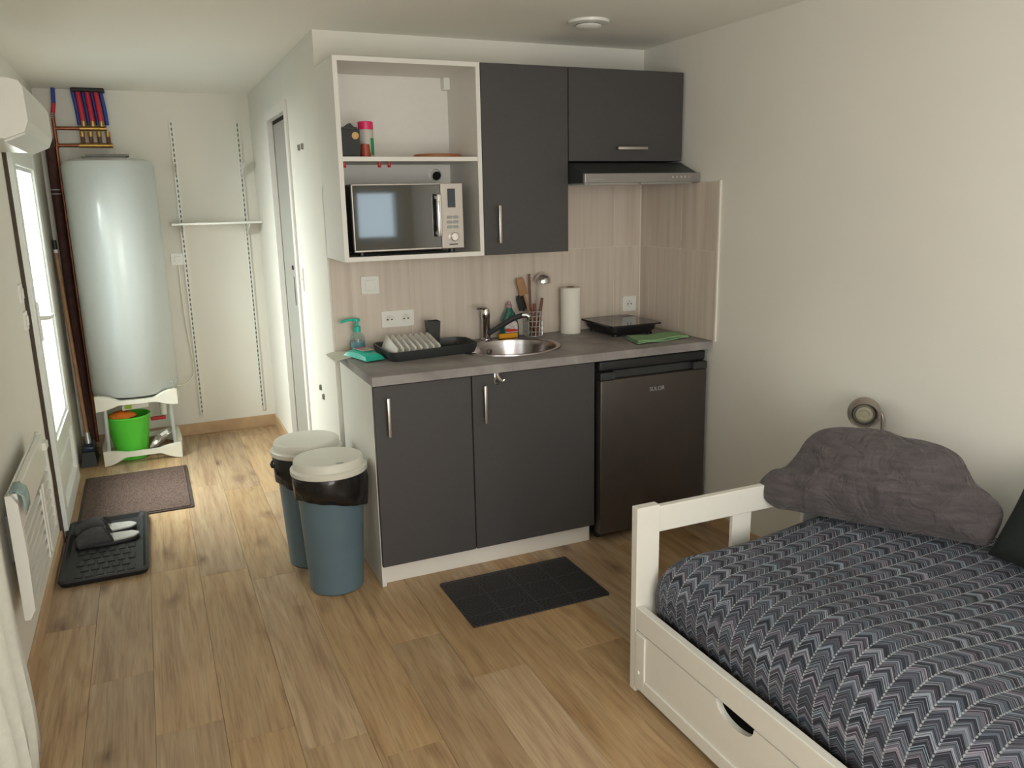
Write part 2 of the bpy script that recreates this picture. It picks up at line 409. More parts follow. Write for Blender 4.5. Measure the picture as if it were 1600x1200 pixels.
# planks: individually laid, running along the room
PW = .1935; x = XL; cuts = {0: -.823, 1: -1.205, 2: -1.335, 3: -1.464, 4: -1.593, 5: -1.018, 8: -1.338}
cache = {}
i = 0; row = 0; x0 = -2.645 - PW
rows = []
while x0 < XR:
    rows.append((row-1, max(x0, XL-.03), min(x0+PW, XR+.02))); x0 += PW; row += 1
for ri, xa, xb in rows:
    ymax = YF if xb <= XS+.12 else YB
    c0 = cuts.get(ri, -1.2+((ri*.377) % 1.2)); L = 1.2
    ys = sorted([c0+k*L for k in range(-5, 5) if YR < c0+k*L < ymax]); ys = [YR]+ys+[ymax]
    for ya, yb in zip(ys[:-1], ys[1:]):
        key = (round(xb-xa, 3), round(yb-ya, 3))
        if key not in cache:
            b = new(); g = .0004; wx, wy = (xb-xa)/2-g, (yb-ya)/2-g; c = .0010
            loft(b, [[(-wx, -wy, -.012), (wx, -wy, -.012), (wx, wy, -.012), (-wx, wy, -.012)],
                     [(-wx, -wy, -c*.7), (wx, -wy, -c*.7), (wx, wy, -c*.7), (-wx, wy, -c*.7)],
                     [(-wx+c, -wy+c, 0), (wx-c, -wy+c, 0), (wx-c, wy-c, 0), (-wx+c, wy-c, 0)]])
            me = bpy.data.meshes.new('plank'); bmesh.ops.recalc_face_normals(b, faces=b.faces); b.to_mesh(me); b.free(); me.materials.append(OAK); cache[key] = me
        o = bpy.data.objects.new('plank', cache[key]); COL.objects.link(o); o.location = ((xa+xb)/2, (ya+yb)/2, 0); o.parent = floor

b = new()
bx(b, XL-.2, XL, YR-.1, WY0, 0, ZC); bx(b, XL-.2, XL, WY0, WY1, 0, WZ0); bx(b, XL-.2, XL, WY0, WY1, WZ1, ZC)
bx(b, XL-.2, XL, WY1, DY0, 0, ZC); bx(b, XL-.2, XL, DY0, DY1, DZ1, ZC); bx(b, XL-.2, XL, DY1, YF+.1, 0, ZC)
struct('wall_left', b, PAINT, 'white wall with the glazed door')
wall_back = struct('wall_back', box(XS, XR, YB, YB+.08, 0, ZC), PAINT, 'white wall behind the kitchen units')
wall_right = struct('wall_right', box(XR, XR+.15, YR-.1, YB+.08, 0, ZC), PAINT, 'plain white wall beside the bed')
struct('wall_far', box(XL, XS+.08, YF, YF+.1, 0, ZC), PAINT, 'white wall behind the water heater')
SY0, SY1, SZ1 = .80, 1.43, 2.0           # pocket door opening
b = new()
bx(b, XS, XS+.08, YB+.08, SY0, 0, ZC); bx(b, XS, XS+.08, SY1, YF, 0, ZC); bx(b, XS, XS+.08, SY0, SY1, SZ1, ZC)
struct('wall_corridor', b, PAINT, 'white corridor wall with the sliding door')
b = new(); RX0, RX1, RZ0, RZ1 = -.54, -.08, 1.16, 1.66; QX0, QX1, QZ0, QZ1 = -2.65, -.85, .35, 2.15
bx(b, XL-.2, QX0, YR-.15, YR, 0, ZC); bx(b, QX0, QX1, YR-.15, YR, 0, QZ0); bx(b, QX0, QX1, YR-.15, YR, QZ1, ZC); bx(b, QX1, RX0, YR-.15, YR, 0, ZC); bx(b, RX0, RX1, YR-.15, YR, 0, RZ0); bx(b, RX0, RX1, YR-.15, YR, RZ1, ZC); bx(b, RX1, XR+.15, YR-.15, YR, 0, ZC)
struct('wall_rear', b, PAINT, 'white wall opposite the kitchen')
struct('ceiling', box(XL-.2, XR+.15, YR-.15, YF+.1, ZC, ZC+.08), CEIL, 'plain white ceiling')
# hidden bathroom behind the pocket door
struct('wall_bathroom', box(XS+.55, XS+.6, YB+.08, YF, 0, ZC), PAINT)
# baseboards
struct('baseboard_far', box(XL, XS, YF-.012, YF, 0, .08, .002), OAKB, 'oak baseboard under the far wall')
struct('baseboard_corridor', box(XS-.012, XS, SY1, YF-.012, 0, .08, .002), OAKB, 'short oak baseboard in the corridor corner')
struct('baseboard_left', box(XL, XL+.012, YR, DY0-.03, 0, .07, .002), OAKB, 'oak baseboard under the radiator')
struct('baseboard_right', box(XR-.012, XR, YR, -.64, 0, .07, .002), OAKB, 'oak baseboard behind the bed')
b = new(); bx(b, XS+.004, XR-.0068, YB-.0066, YB, .889, 1.60); g_ = obj('grout', b, GROUT); g_.parent = wall_back
b = new(); bx(b, XR-.0066, XR, -.625, YB-.0068, .889, 1.60); g_ = obj('grout', b, GROUT); g_.parent = wall_right
# backsplash tiles
TZ = [.888, 1.295, 1.60]; txs = [XS+.004, -1.50, -1.23, -.96, -.69, -.42, -.15, XR-.012]
for xa, xb in zip(txs[:-1], txs[1:]):
    for za, zb in zip(TZ[:-1], TZ[1:]):
        t = obj('tile', box((xa-xb)/2+.0011, (xb-xa)/2-.0011, -.004, .004, (za-zb)/2+.0011, (zb-za)/2-.0011, .0006, 1), TILE)
        t.location = ((xa+xb)/2, YB-.004, (za+zb)/2); t.parent = wall_back
for ya, yb in ((-.085, -.009), (-.355, -.085), (-.625, -.355)):
    for za, zb in zip(TZ[:-1], TZ[1:]):
        t = obj('tile', box(-.004, .004, (ya-yb)/2+.0011, (yb-ya)/2-.0011, (za-zb)/2+.0011, (zb-za)/2-.0011, .0006, 1), TILE)
        t.location = (XR-.004, (ya+yb)/2, (za+zb)/2); t.parent = wall_right
struct('trim_1', box(XR-.010, XR, -.637, -.626, .888, 1.605, .001, 1), GROUT, 'white edge trim at the end of the side tiles')
struct('trim_2', box(XS-.004, XS+.004, -.010, .0, .888, 1.605, .001, 1), GROUT, 'white edge trim at the corridor end of the tiles')

# glazed door
d = structroot('door_1', (XL, (DY0+DY1)/2, 0), 'white half glazed door to the outside')
b = new(); fx0, fx1 = XL-.06, XL+.012
bx(b, fx0, fx1, DY0, DY0+.05, 0, DZ1, .003); bx(b, fx0, fx1, DY1-.05, DY1, 0, DZ1, .003); bx(b, fx0, fx1, DY0+.05, DY1-.05, DZ1-.05, DZ1, .003)
bx(b, fx0, fx1, DY0+.05, DY1-.05, 0, .03, .003)
obj('door_frame', b, PVC, d)
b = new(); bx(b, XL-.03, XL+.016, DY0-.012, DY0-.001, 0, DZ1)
obj('shadow_gap_strip', b, SEALGAP, d)  # brown strip painted in as the shadow gap between wall and frame
lx0, lx1 = XL-.03, XL+.030; ly0, ly1, lz0, lz1 = DY0+.045, DY1-.045, .035, DZ1-.045; gy0, gy1, gz0, gz1 = ly0+.085, ly1-.085, .46, 1.735
b = new()
bx(b, lx0, lx1, ly0, gy0, lz0, lz1, .004); bx(b, lx0, lx1, gy1, ly1, lz0, lz1, .004)
bx(b, lx0, lx1, gy0, gy1, lz0, lz0+.09, .004); bx(b, lx0, lx1, gy0, gy1, gz0-.09, gz0, .004); bx(b, lx0, lx1, gy0, gy1, gz1, lz1, .004)
leaf = obj('door_leaf', b, PVC, d)
b = new(); q = .018
for (a0, a1, c0, c1) in ((gy0, gy0+q, gz0, gz1), (gy1-q, gy1, gz0, gz1), (gy0+q, gy1-q, gz0, gz0+q), (gy0+q, gy1-q, gz1-q, gz1)):
    bx(b, lx0+.01, lx1-.012, a0, a1, c0, c1, .003)
obj('glazing_bead', b, PVC, leaf)
b = new(); bx(b, lx0+.02, lx1-.018, gy0, gy1, lz0+.09, gz0-.09, .002); bx(b, lx0+.02, lx1-.010, gy0+.06, gy1-.06, lz0+.14, gz0-.14, .006)
obj('door_panel', b, PVC, leaf)
obj('pane', box(lx0+.024, lx0+.03, gy0, gy1, gz0, gz1), GLASS, leaf)
hb = new(); hy = ly0+.045
bx(hb, lx1, lx1+.010, hy-.016, hy+.016, .95, 1.13, .004); cyl(hb, (lx1+.008, hy, 1.055), (lx1+.048, hy, 1.055), .010)
tube(hb, [(lx1+.045, hy-.004, 1.055), (lx1+.049, hy+.05, 1.055), (lx1+.046, hy+.12, 1.053)], .010)
obj('handle', hb, GLOSSW, leaf, True)
# pocket door
d = structroot('door_2', (XS, (SY0+SY1)/2, 0), 'grey sliding door in the corridor wall')
b = new()
bx(b, XS-.012, XS+.022, SY1-.03, SY1+.05, 0, SZ1+.05, .002); bx(b, XS-.012, XS+.0, SY0-.055, SY0, 0, SZ1+.05, .002); bx(b, XS-.012, XS+.022, SY0, SY1-.03, SZ1, SZ1+.05, .002)
obj('door_frame', b, WHITE, d)
leaf = obj('door_leaf', box(XS+.024, XS+.058, SY0-.1, SY1-.03, .008, SZ1-.02, .002), DOORG, d)
obj('brush_seal', box(XS+.012, XS+.0235, SY0, SY0+.012, 0, SZ1), SEALGAP, d)
obj('head_gap', box(XS+.022, XS+.06, SY0, SY1-.03, SZ1-.018, SZ1+.0), HOLE_SHADE, d)
b = new(); prism(b, rrect(1.07, 1.105, .98, 1.14, .012), XS+.018, XS+.0245, 'X'); obj('pull_handle', b, GREY, leaf)
obj('latch', lathe(new(), [(.012, 0), (.012, .008)], (XS+.0165, 1.085, 1.19), 14, 'X'), BLACK, leaf)

# windows (behind the camera, they light the room)
d = structroot('window_1', ((RX0+RX1)/2, YR, RZ0), 'small white window opposite the kitchen')
b = new(); fr = .05
bx(b, RX0, RX0+fr, YR-.10, YR-.04, RZ0, RZ1, .003); bx(b, RX1-fr, RX1, YR-.10, YR-.04, RZ0, RZ1, .003)
bx(b, RX0+fr, RX1-fr, YR-.10, YR-.04, RZ0, RZ0+fr, .003); bx(b, RX0+fr, RX1-fr, YR-.10, YR-.04, RZ1-fr, RZ1, .003)
obj('window_frame', b, PVC, d); obj('pane', box(RX0+fr, RX1-fr, YR-.073, YR-.067, RZ0+fr, RZ1-fr), GLASS, d)
d = structroot('window_3', ((QX0+QX1)/2, YR, QZ0), 'large white window behind the viewer')
b = new(); xm = (QX0+QX1)/2
for xa, xb in ((QX0, QX0+fr), (QX1-fr, QX1), (xm-.04, xm+.04)): bx(b, xa, xb, YR-.10, YR-.04, QZ0, QZ1, .003)
for za, zb in ((QZ0, QZ0+fr), (QZ1-fr, QZ1)): bx(b, QX0+fr, QX1-fr, YR-.10, YR-.04, za, zb, .003)
obj('window_frame', b, PVC, d)
for xa, xb in ((QX0+fr, xm-.04), (xm+.04, QX1-fr)): obj('pane', box(xa, xb, YR-.073, YR-.067, QZ0+fr, QZ1-fr), GLASS, d)
d = structroot('window_2', (XL, (WY0+WY1)/2, WZ0), 'white window beside the curtain')
b = new()
bx(b, XL-.12, XL-.05, WY0, WY0+fr, WZ0, WZ1, .003); bx(b, XL-.12, XL-.05, WY1-fr, WY1, WZ0, WZ1, .003); bx(b, XL-.12, XL-.05, (WY0+WY1)/2-.03, (WY0+WY1)/2+.03, WZ0, WZ1, .003)
bx(b, XL-.12, XL-.05, WY0+fr, WY1-fr, WZ0, WZ0+fr, .003); bx(b, XL-.12, XL-.05, WY0+fr, WY1-fr, WZ1-fr, WZ1, .003)
obj('window_frame', b, PVC, d)
for ya, yb in ((WY0+fr, (WY0+WY1)/2-.03), ((WY0+WY1)/2+.03, WY1-fr)): obj('pane', box(XL-.09, XL-.084, ya, yb, WZ0+fr, WZ1-fr), GLASS, d)

# ------------------------------------------------------------------ kitchen: base units, worktop
UX0, UX1, UX2 = -1.581, -1.171, -.595
def handle_v(x, y, z0, z1):
    b = new(); r = .005
    bx(b, x-.006, x+.006, y-.032, y-.024, z0, z1, .002)
    for z in (z0+.015, z1-.015): cyl(b, (x, y, z), (x, y-.026, z), r, 10)
    return b
def base_unit(xa, xb, label, hx, hz0, hz1, leftpanel):
    t = thing('base_cabinet', label, 'cabinet', ((xa+xb)/2, -.30, 0), 'base kitchen units')
    b = new(); y0 = -.573
    z0 = 0 if leftpanel else .09
    bx(b, xa, xa+.018, y0, -.03, z0, .850); bx(b, xb-.018, xb, y0, -.03, .09, .850)
    bx(b, xa+.018, xb-.018, y0, -.03, .09, .108); bx(b, xa+.018, xb-.018, -.045, -.03, .108, .850)
    obj('body', b, WHITE, t)
    obj('plinth', box(xa+(.018 if leftpanel else 0), xb, -.545, -.529, 0, .089, .001, 1), WHITE, t)
    dr = obj('door', box(xa+.0025, xb-.0025, -.594, -.575, .093, .846, .0015, 1), ANTH, t)
    obj('handle', handle_v(hx, -.594, hz0, hz1), STEEL, dr, True, label='brushed steel bar handle')
    return t
base_unit(UX0, UX1, 'narrow anthracite base cabinet at the bin end of the kitchen', -1.527, .645, .802, True)
base_unit(UX1, UX2, 'wide anthracite base cabinet between the narrow one and the fridge', -1.121, .648, .806, False)
# worktop with the sink cut-out
ZW, ZWB = .888, .852; SCX, SCY, SRX, SRY = -.862, -.288, .225, .195
def ring_slab(x0, x1, y0, y1, zb, zt, cx, cy, rx, ry, n=64):
    outer = []
    for i in range(n):
        a = 2*math.pi*i/n; dx, dy = math.cos(a), math.sin(a)
        s = min(((x1-cx) if dx > 0 else (cx-x0))/max(abs(dx), 1e-9), ((y1-cy) if dy > 0 else (cy-y0))/max(abs(dy), 1e-9))
        outer.append([cx+dx*s, cy+dy*s])
    for px, py in ((x0, y0), (x0, y1), (x1, y0), (x1, y1)):
        j = min(range(n), key=lambda k: (outer[k][0]-px)**2+(outer[k][1]-py)**2); outer[j] = [px, py]
    inner = [(cx+rx*math.cos(2*math.pi*i/n), cy+ry*math.sin(2*math.pi*i/n)) for i in range(n)]
    b = new()
    loft(b, [[(*p, zt) for p in inner], [(*p, zt) for p in outer], [(*p, zb) for p in outer], [(*p, zb) for p in inner], [(*p, zt) for p in inner]], cap=False)
    bmesh.ops.remove_doubles(b, verts=b.verts, dist=1e-5)
    return b
b = ring_slab(-1.584, XR-.001, -.612, -.009, ZWB, ZW, SCX, SCY, SRX-.008, SRY-.008)
single('worktop', b, CONC, 'grey concrete look worktop running over the base cabinets and fridge', 'worktop')
# fridge
t = thing('fridge', 'dark stainless under-counter fridge beside the right wall', 'fridge', (-.29, -.3, 0))
FX0, FX1 = -.577, -.012
obj('body', box(FX0+.004, FX1-.004, -.555, -.06, .03, .835, .004), BLACK, t)
obj('top_panel', bx(new(), FX0, FX1, -.60, -.06, .800, .848, .012, 3), BLACKM, t, True)
b = box(FX0, FX1, -.612, -.558, .045, .762, .006, 3); dr = obj('door', b, FRIDGE, t, True)
b = new(); bx(b, FX0, FX0+.075, -.612, -.558, .764, .797, .003); bx(b, FX1-.075, FX1, -.612, -.558, .764, .797, .003); bx(b, FX0+.075, FX1-.075, -.585, -.558, .764, .797)
obj('grip_recess', b, DGREY, dr)
b = new()
for xx in (FX0+.04, FX1-.04):
    for yy in (-.52, -.12): obj('foot', cyl(new(), (xx, yy, 0), (xx, yy, .032), .016), BLACK, t)
b.free()
lettering('SULOR', .026, (-.285, -.6125, .690), LGREY, dr, t)

# sink, tap
t = thing('sink', 'oval stainless steel sink set into the grey worktop', 'sink', (SCX, SCY, ZW))
n = 48
def ell(s, z, k=1): return [(SCX+(SRX*s)*math.cos(2*math.pi*i/n)*k, SCY+(SRY*s)*math.sin(2*math.pi*i/n)*k, z) for i in range(n)]
b = new(); loft(b, [ell(1.07, ZW+.0005), ell(1.065, ZW+.005), ell(1.0, ZW+.006), ell(.955, ZW+.001), ell(.93, ZW-.02), ell(.90, ZW-.12), ell(.84, ZW-.145), ell(.55, ZW-.150), ell(.12, ZW-.152)], cap=False)
obj('bowl', b, SINKS, t, True, recalc=False)
obj('drain', lathe(new(), [(.034, 0), (.034, .004), (.02, .005), (.018, .001)], (SCX, SCY, ZW-.1525), 24), CHROME, t, True)
obj('overflow', lathe(new(), [(.016, 0), (.016, .004), (.008, .005), (.006, .0)], (SCX-.03, SCY+SRY*.915, ZW-.045), 18, 'Y'), CHROME, t, True)
t = thing('mixer_tap', 'chrome mixer tap with dark spout behind the sink', 'tap', (-.882, -.054, ZW))
b = lathe(new(), [(.026, 0), (.026, .008), (.021, .012), (.020, .105), (.022, .108), (.022, .135), (.018, .150), (.006, .154)], (-.882, -.054, ZW), 24)
obj('tap_body', b, CHROME, t, True)
obj('spout', tube(new(), spline([(-.877, -.075, ZW+.035), (-.84, -.10, ZW+.062), (-.78, -.14, ZW+.105), (-.735, -.17, ZW+.124)], 6), .0125, 12), DGREY, t, True)
obj('aerator', tube(new(), [(-.740, -.167, ZW+.124), (-.722, -.179, ZW+.124), (-.714, -.184, ZW+.115)], .016, 14), CHROME, t, True)
obj('lever', tube(new(), [(-.882, -.054, ZW+.150), (-.905, -.075, ZW+.158), (-.945, -.090, ZW+.160)], .006, 10, radii=[.012, .007, .006]), CHROME, t, True)

# ------------------------------------------------------------------ wall units
UY = -.352; UB, UT = 1.310, 2.0865
t = thing('open_wall_unit', 'white open wall unit holding the microwave', 'cabinet', (-1.30, -.17, UB))
b = new(); th = .018
bx(b, -1.6, -1.6+th, UY, -.003, UB, UT); bx(b, -1.0-th, -1.0, UY, -.003, UB, UT)
bx(b, -1.6+th, -1.0-th, UY, -.003, UB, UB+th); bx(b, -1.6+th, -1.0-th, UY, -.003, UT-th, UT)
obj('body', b, WHITE, t)
b = ring_slab(-1.6+th, -1.0-th, 1.31+th, 2.0865-th, -.003, -.009, -1.088, 1.655, .024, .024, 40)
bmesh.ops.transform(b, verts=b.verts, matrix=Matrix(((1, 0, 0, 0), (0, 0, 1, 0), (0, 1, 0, 0), (0, 0, 0, 1))))
obj('back_panel', b, WHITE, t)
obj('shelf', box(-1.6+th, -1.0-th, UY+.004, -.010, 1.699, 1.717, .001, 1), WHITE, t)
b = new(); lathe(b, [(.034, 0), (.034, .004), (.026, .006), (.024, .001)], (-1.088, -.009, 1.655), 28, 'Y', cap=False)
obj('cable_grommet', b, GLOSSW, t, True)
obj('grommet_hole_shade', lathe(new(), [(.020, 0), (.020, .0015)], (-1.082, -.0100, 1.650), 24, 'Y'), HOLE_SHADE, t)  # dark disc that paints the shade inside the cable hole
b = new(); bx(b, -1.0-th-.03, -1.0-th, -.05, -.010, 2.015, 2.068, .003)
obj('hanging_bracket', b, GLOSSW, t)
for i, (hx, hy) in enumerate(((-1.566, -.30), (-1.424, -.30), (-1.384, -.30))):
    b = new(); cyl(b, (hx, hy, 1.6985), (hx, hy, 1.686), .006); lathe(b, [(.005, 0), (.008, .006), (.004, .012)], (hx, hy, 1.677), 12)
    obj('shelf_peg', b, RED, t, label='small red peg under the shelf')
def wall_unit(xa, xb, z0, label, hbm):
    t = thing('wall_cabinet', label, 'cabinet', ((xa+xb)/2, -.17, z0), 'closed wall units')
    b = new()
    bx(b, xa, xa+th, UY+.02, -.003, z0, UT); bx(b, xb-th, xb, UY+.02, -.003, z0, UT)
    bx(b, xa+th, xb-th, UY+.02, -.003, z0, z0+th); bx(b, xa+th, xb-th, UY+.02, -.003, UT-th, UT); bx(b, xa+th, xb-th, -.01, -.003, z0+th, UT-th)
    obj('body', b, WHITE if z0 < 1.5 else ANTH, t)
    dr = obj('door', box(xa+.002, xb-.002, UY-.001, UY+.018, z0, UT, .0015, 1), ANTH, t)
    obj('handle', hbm, STEEL, dr, True, label='brushed steel bar handle')
wall_unit(-1.0, -.593, UB, 'tall anthracite wall cabinet beside the microwave unit', handle_v(-.935, UY-.001, 1.360, 1.518))
b = new(); bx(b, -.358, -.204, UY-.033, UY-.025, 1.747, 1.759, .002)
for xx in (-.343, -.219): cyl(b, (xx, UY, 1.753), (xx, UY-.027, 1.753), .005, 10)
wall_unit(-.593, .004, 1.698, 'short anthracite flap cabinet above the cooker hood', b)
# hood
t = thing('cooker_hood', 'slim grey cooker hood under the short wall cabinet', 'cooker hood', (-.295, -.25, 1.6))
b = new(); prism(b, [(-.008, 1.603), (-.008, 1.692), (-.345, 1.692), (-.47, 1.643), (-.47, 1.603)], -.589, .002, 'X')
obj('body', b, DGREY, t)
fp = obj('front_panel', box(-.589, .004, -.492, -.471, 1.601, 1.642, .003), HOODG, t)
for i in range(5): obj('button', lathe(new(), [(.006, 0), (.0055, .004)], (-.145+i*.022, -.492, 1.624), 12, 'Y'), CHROME, fp)
b = new(); bx(b, -.56, -.50, -.4925, -.4915, 1.615, 1.619); obj('badge', b, GREY, fp)
b = new(); bx(b, -.57, -.30, -.46, -.05, 1.596, 1.604, .002); bx(b, -.285, -.015, -.46, -.05, 1.596, 1.604, .002)
obj('grease_filter', b, LGREY, t)

# microwave
t = thing('microwave', 'black and steel microwave oven inside the open wall unit', 'microwave', (-1.32, -.2, UB+th))
MX0, MX1, MZ0, MZ1, MY = -1.556, -1.088, 1.346, 1.612, -.345
obj('body', box(MX0, MX1, MY+.02, -.045, MZ0-.002, MZ1, .006), BLACK, t)
b = new()
for xx in (MX0+.04, MX1-.04):
    for yy in (MY+.05, -.09): obj('foot', cyl(new(), (xx, yy, UB+th), (xx, yy, MZ0), .014), BLACK, t)
b.free()
PX = MX1-.098
b = new(); bx(b, MX0, PX, MY, MY+.02, MZ0, MZ0+.008, .002); bx(b, MX0, PX, MY, MY+.02, MZ1-.006, MZ1, .002); bx(b, MX0, MX0+.006, MY, MY+.02, MZ0+.008, MZ1-.006, .002)
dr = obj('door', b, INOXP, t)
obj('door_glass', box(MX0+.006, PX, MY+.002, MY+.02, MZ0+.008, MZ1-.006, .001, 1), MWGLASS, dr)
b = new(); bx(b, PX-.026, PX-.007, MY-.034, MY-.022, MZ0+.050, MZ1-.042, .004, 3)
for z in (MZ0+.065, MZ1-.057): bx(b, PX-.021, PX-.012, MY-.024, MY+.004, z-.006, z+.006)
obj('handle', b, CHROME, dr, True)
cp = obj('control_panel', box(PX+.001, MX1, MY, MY+.02, MZ0, MZ1, .003), INOXP, t)
obj('display', box(PX+.030, PX+.064, MY-.0015, MY+.001, MZ1-.098, MZ1-.022, .0005, 1), DISPLAY, cp)
for i in range(3):
    for j in range(2):
        bb = new(); prism(bb, rrect(PX+.024+j*.027, PX+.048+j*.027, MZ0+.082+i*.020, MZ0+.095+i*.020, .005, 4), MY-.002, MY+.001, 'Y'); obj('button', bb, GREY, cp)
obj('knob', lathe(new(), [(.0185, 0), (.018, .014), (.015, .017), (.002, .0175)], (PX+.052, MY, MZ0+.048), 28, 'Y'), CHROME, cp, True)
obj('printed_mark', box(PX+.032, PX+.070, MY-.0006, MY+.001, MZ0+.014, MZ0+.019), DGREY, cp)

# things on the unit's shelf
SZ = 1.717
b = new(); prism(b, [(-1.574, SZ), (-1.500, SZ), (-1.497, SZ+.108), (-1.515, SZ+.112), (-1.533, SZ+.130), (-1.548, SZ+.118), (-1.575, SZ+.112)], -.30, -.24, 'Y')
o = thing('coffee_pouch', 'black pouch with gold sticker on the open shelf', 'pouch', (-1.535, -.27, SZ))
obj('bag', b, BLACKM, o)
obj('sticker', lathe(new(), [(.014, 0), (.014, .001)], (-1.515, -.300, SZ+.082), 20, 'Y'), GOLD, o)
b = new(); bx(b, -1.572, -1.506, -.304, -.296, SZ+.106, SZ+.114, .002); obj('clip', b, BLACK, o)
o = single('spice_pot', lathe(new(), [(.020, 0), (.021, .004), (.0165, .046), (.017, .05), (.004, .052)], (-1.473, -.285, SZ), 20), RUST, 'small terracotta coloured pot beside the black pouch', 'pot', smooth=True)
o = thing('drink_bottle', 'clear bottle with pink lid and green print on the shelf', 'bottle', (-1.452, -.22, SZ))
obj('bottle_body', lathe(new(), [(.029, 0), (.030, .003), (.030, .105), (.027, .112)], (-1.452, -.22, SZ), 24), plain('frosted_plastic', (.55, .52, .48), .25, var=.02), o, True)
obj('lid', lathe(new(), [(.031, .112), (.031, .140), (.028, .143), (.002, .1435)], (-1.452, -.22, SZ), 24), PINK, o, True)
b = new(); rr = .0305; a0, a1 = -70, -15
loft(b, [[(-1.452+rr*math.cos(R(a0+(a1-a0)*k/8)), -.22+rr*math.sin(R(a0+(a1-a0)*k/8)), SZ+h) for k in range(9)] for h in (.012, .045, .078)], close_ring=False)
obj('print', b, plain('green_print', (.02, .28, .10), .5), o)
b = lathe(new(), [(.098, 0), (.105, .004), (.105, .014), (.100, .018), (.002, .0185)], (-1.130, -.17, SZ), 36, sy=.85)
single('chopping_board', b, BOARD, 'round orange brown wooden board lying on the open shelf', 'board', smooth=True)

# ------------------------------------------------------------------ worktop things
t = thing('dish_drainer', 'dark grey draining tray with white plate rack on the worktop', 'drainer', (-1.24, -.22, ZW))
def tray_outline(k, z):
    pts = []
    x0, x1, y0, y1 = -1.444+k, -1.020-k, -.372+k, -.075-k
    for px, py in rrect(x0, x1, y0, y1, .035, 6):
        if px > -1.2:   # round the sink end like a fan
            f = min(1, (px+1.2)/.17); yc = (y0+y1)/2; py = yc+(py-yc)*(1-.42*f*f)
        pts.append((px, py, z))
    return pts
b = new(); loft(b, [tray_outline(.012, ZW+.001), tray_outline(.004, ZW+.02), tray_outline(0, ZW+.042), tray_outline(.007, ZW+.042), tray_outline(.012, ZW+.02), tray_outline(.022, ZW+.010)])
obj('tray', b, DGREY, t, True)
rk = obj('rack_base', box(-1.428, -1.212, -.330, -.10, ZW+.011, ZW+.018, .002), GLOSSW, t)
for i in range(8):
    xx = -1.424+i*.0270; b = new()
    prism(b, [(-.322, ZW+.019), (-.322, ZW+.048), (-.312, ZW+.054), (-.115, ZW+.082), (-.105, ZW+.076), (-.105, ZW+.017)], -.0025, .0025, 'X')
    bmesh.ops.transform(b, verts=b.verts, matrix=Matrix.Translation((xx+.01, 0, 0)) @ Matrix.Translation((0, 0, ZW)) @ Matrix.Rotation(R(24), 4, 'Y') @ Matrix.Translation((0, 0, -ZW)))
    obj('slat', b, GLOSSW, rk)
b = new(); bb = [(-1.198, -.148), (-1.140, -.148), (-1.140, -.095), (-1.198, -.095)]
def sq(k, z): return [(px+(k if px < -1.17 else -k), py+(k if py < -.12 else -k), z) for px, py in bb]
loft(b, [sq(.006, ZW+.012), sq(0, ZW+.125), sq(.004, ZW+.125), sq(.009, ZW+.016)])
obj('cutlery_cup', b, DGREY, t)
# soap pump
sx, sy = -1.500, -.055
t = thing('soap_dispenser', 'clear soap bottle with teal pump at the worktop end', 'bottle', (sx, sy, ZW))
obj('bottle_body', lathe(new(), [(.030, 0), (.033, .004), (.033, .066), (.026, .082), (.012, .092), (.012, .098)], (sx, sy, ZW+.0005), 24), CLEAR, t, True)
obj('liquid', lathe(new(), [(.029, .003), (.031, .006), (.031, .05), (.002, .051)], (sx, sy, ZW+.0005), 24), BLUEL, t, True)
b = lathe(new(), [(.016, .094), (.016, .118), (.008, .120), (.008, .138), (.015, .140), (.015, .152), (.004, .155)], (sx, sy, ZW), 18)
tube(b, [(sx, sy, ZW+.147), (sx-.04, sy-.004, ZW+.149), (sx-.075, sy-.008, ZW+.142)], .006, 10)
obj('pump', b, TEAL, t, True)
# wipes packet
t = thing('wipes_packet', 'teal packet of cleaning wipes in front of the soap', 'packet', (-1.48, -.24, ZW))
b = new(); rings = []
W0 = Vector((-1.512, -.205, ZW+.005)); ea = Vector((.26, -.966, 0)); eb = Vector((.966, .26, 0))
for s, hh, ww in ((-1, .002, .047), (-.93, .004, .049), (-.8, .022, .043), (-.3, .033, .043), (.3, .033, .043), (.8, .022, .043), (.93, .004, .049), (1, .002, .047)):
    c = W0+ea*s*.105
    rings.append([c-eb*ww+Vector((0, 0, .0008)), c+eb*ww+Vector((0, 0, .0008)), c+eb*ww*.9+Vector((0, 0, hh*.7)), c+eb*ww*.5+Vector((0, 0, hh)), c-eb*ww*.5+Vector((0, 0, hh)), c-eb*ww*.9+Vector((0, 0, hh*.7))])
loft(b, rings); obj('wrapper', b, TEAL, t, True)
b = new(); c = W0+Vector((0, 0, .0335)); bx(b, -.045, .045, -.026, .026, 0, .003, .001)
bmesh.ops.transform(b, verts=b.verts, matrix=Matrix.Translation(c) @ Matrix.Rotation(math.atan2(ea.y, ea.x), 4, 'Z'))
obj('flap', b, plain('flap_print', (.33, .27, .22), .4, var=.35, scale=60), t)
b = new(); c = W0+Vector((0, 0, .0365)); bx(b, -.04, -.012, -.018, .016, 0, .0008)
bmesh.ops.transform(b, verts=b.verts, matrix=Matrix.Translation(c) @ Matrix.Rotation(math.atan2(ea.y, ea.x), 4, 'Z'))
obj('print', b, plain('mauve_print', (.40, .12, .22), .5), t)
# pale board overhanging the worktop end
b = new(); prism(b, [(-1.645, -.055), (-1.612, -.014), (-1.53, -.014), (-1.53, -.150), (-1.645, -.215)], ZW+.0003, ZW+.005)
single('pale_board', b, CREAMW, 'thin cream board overhanging the bin end of the worktop', 'board')
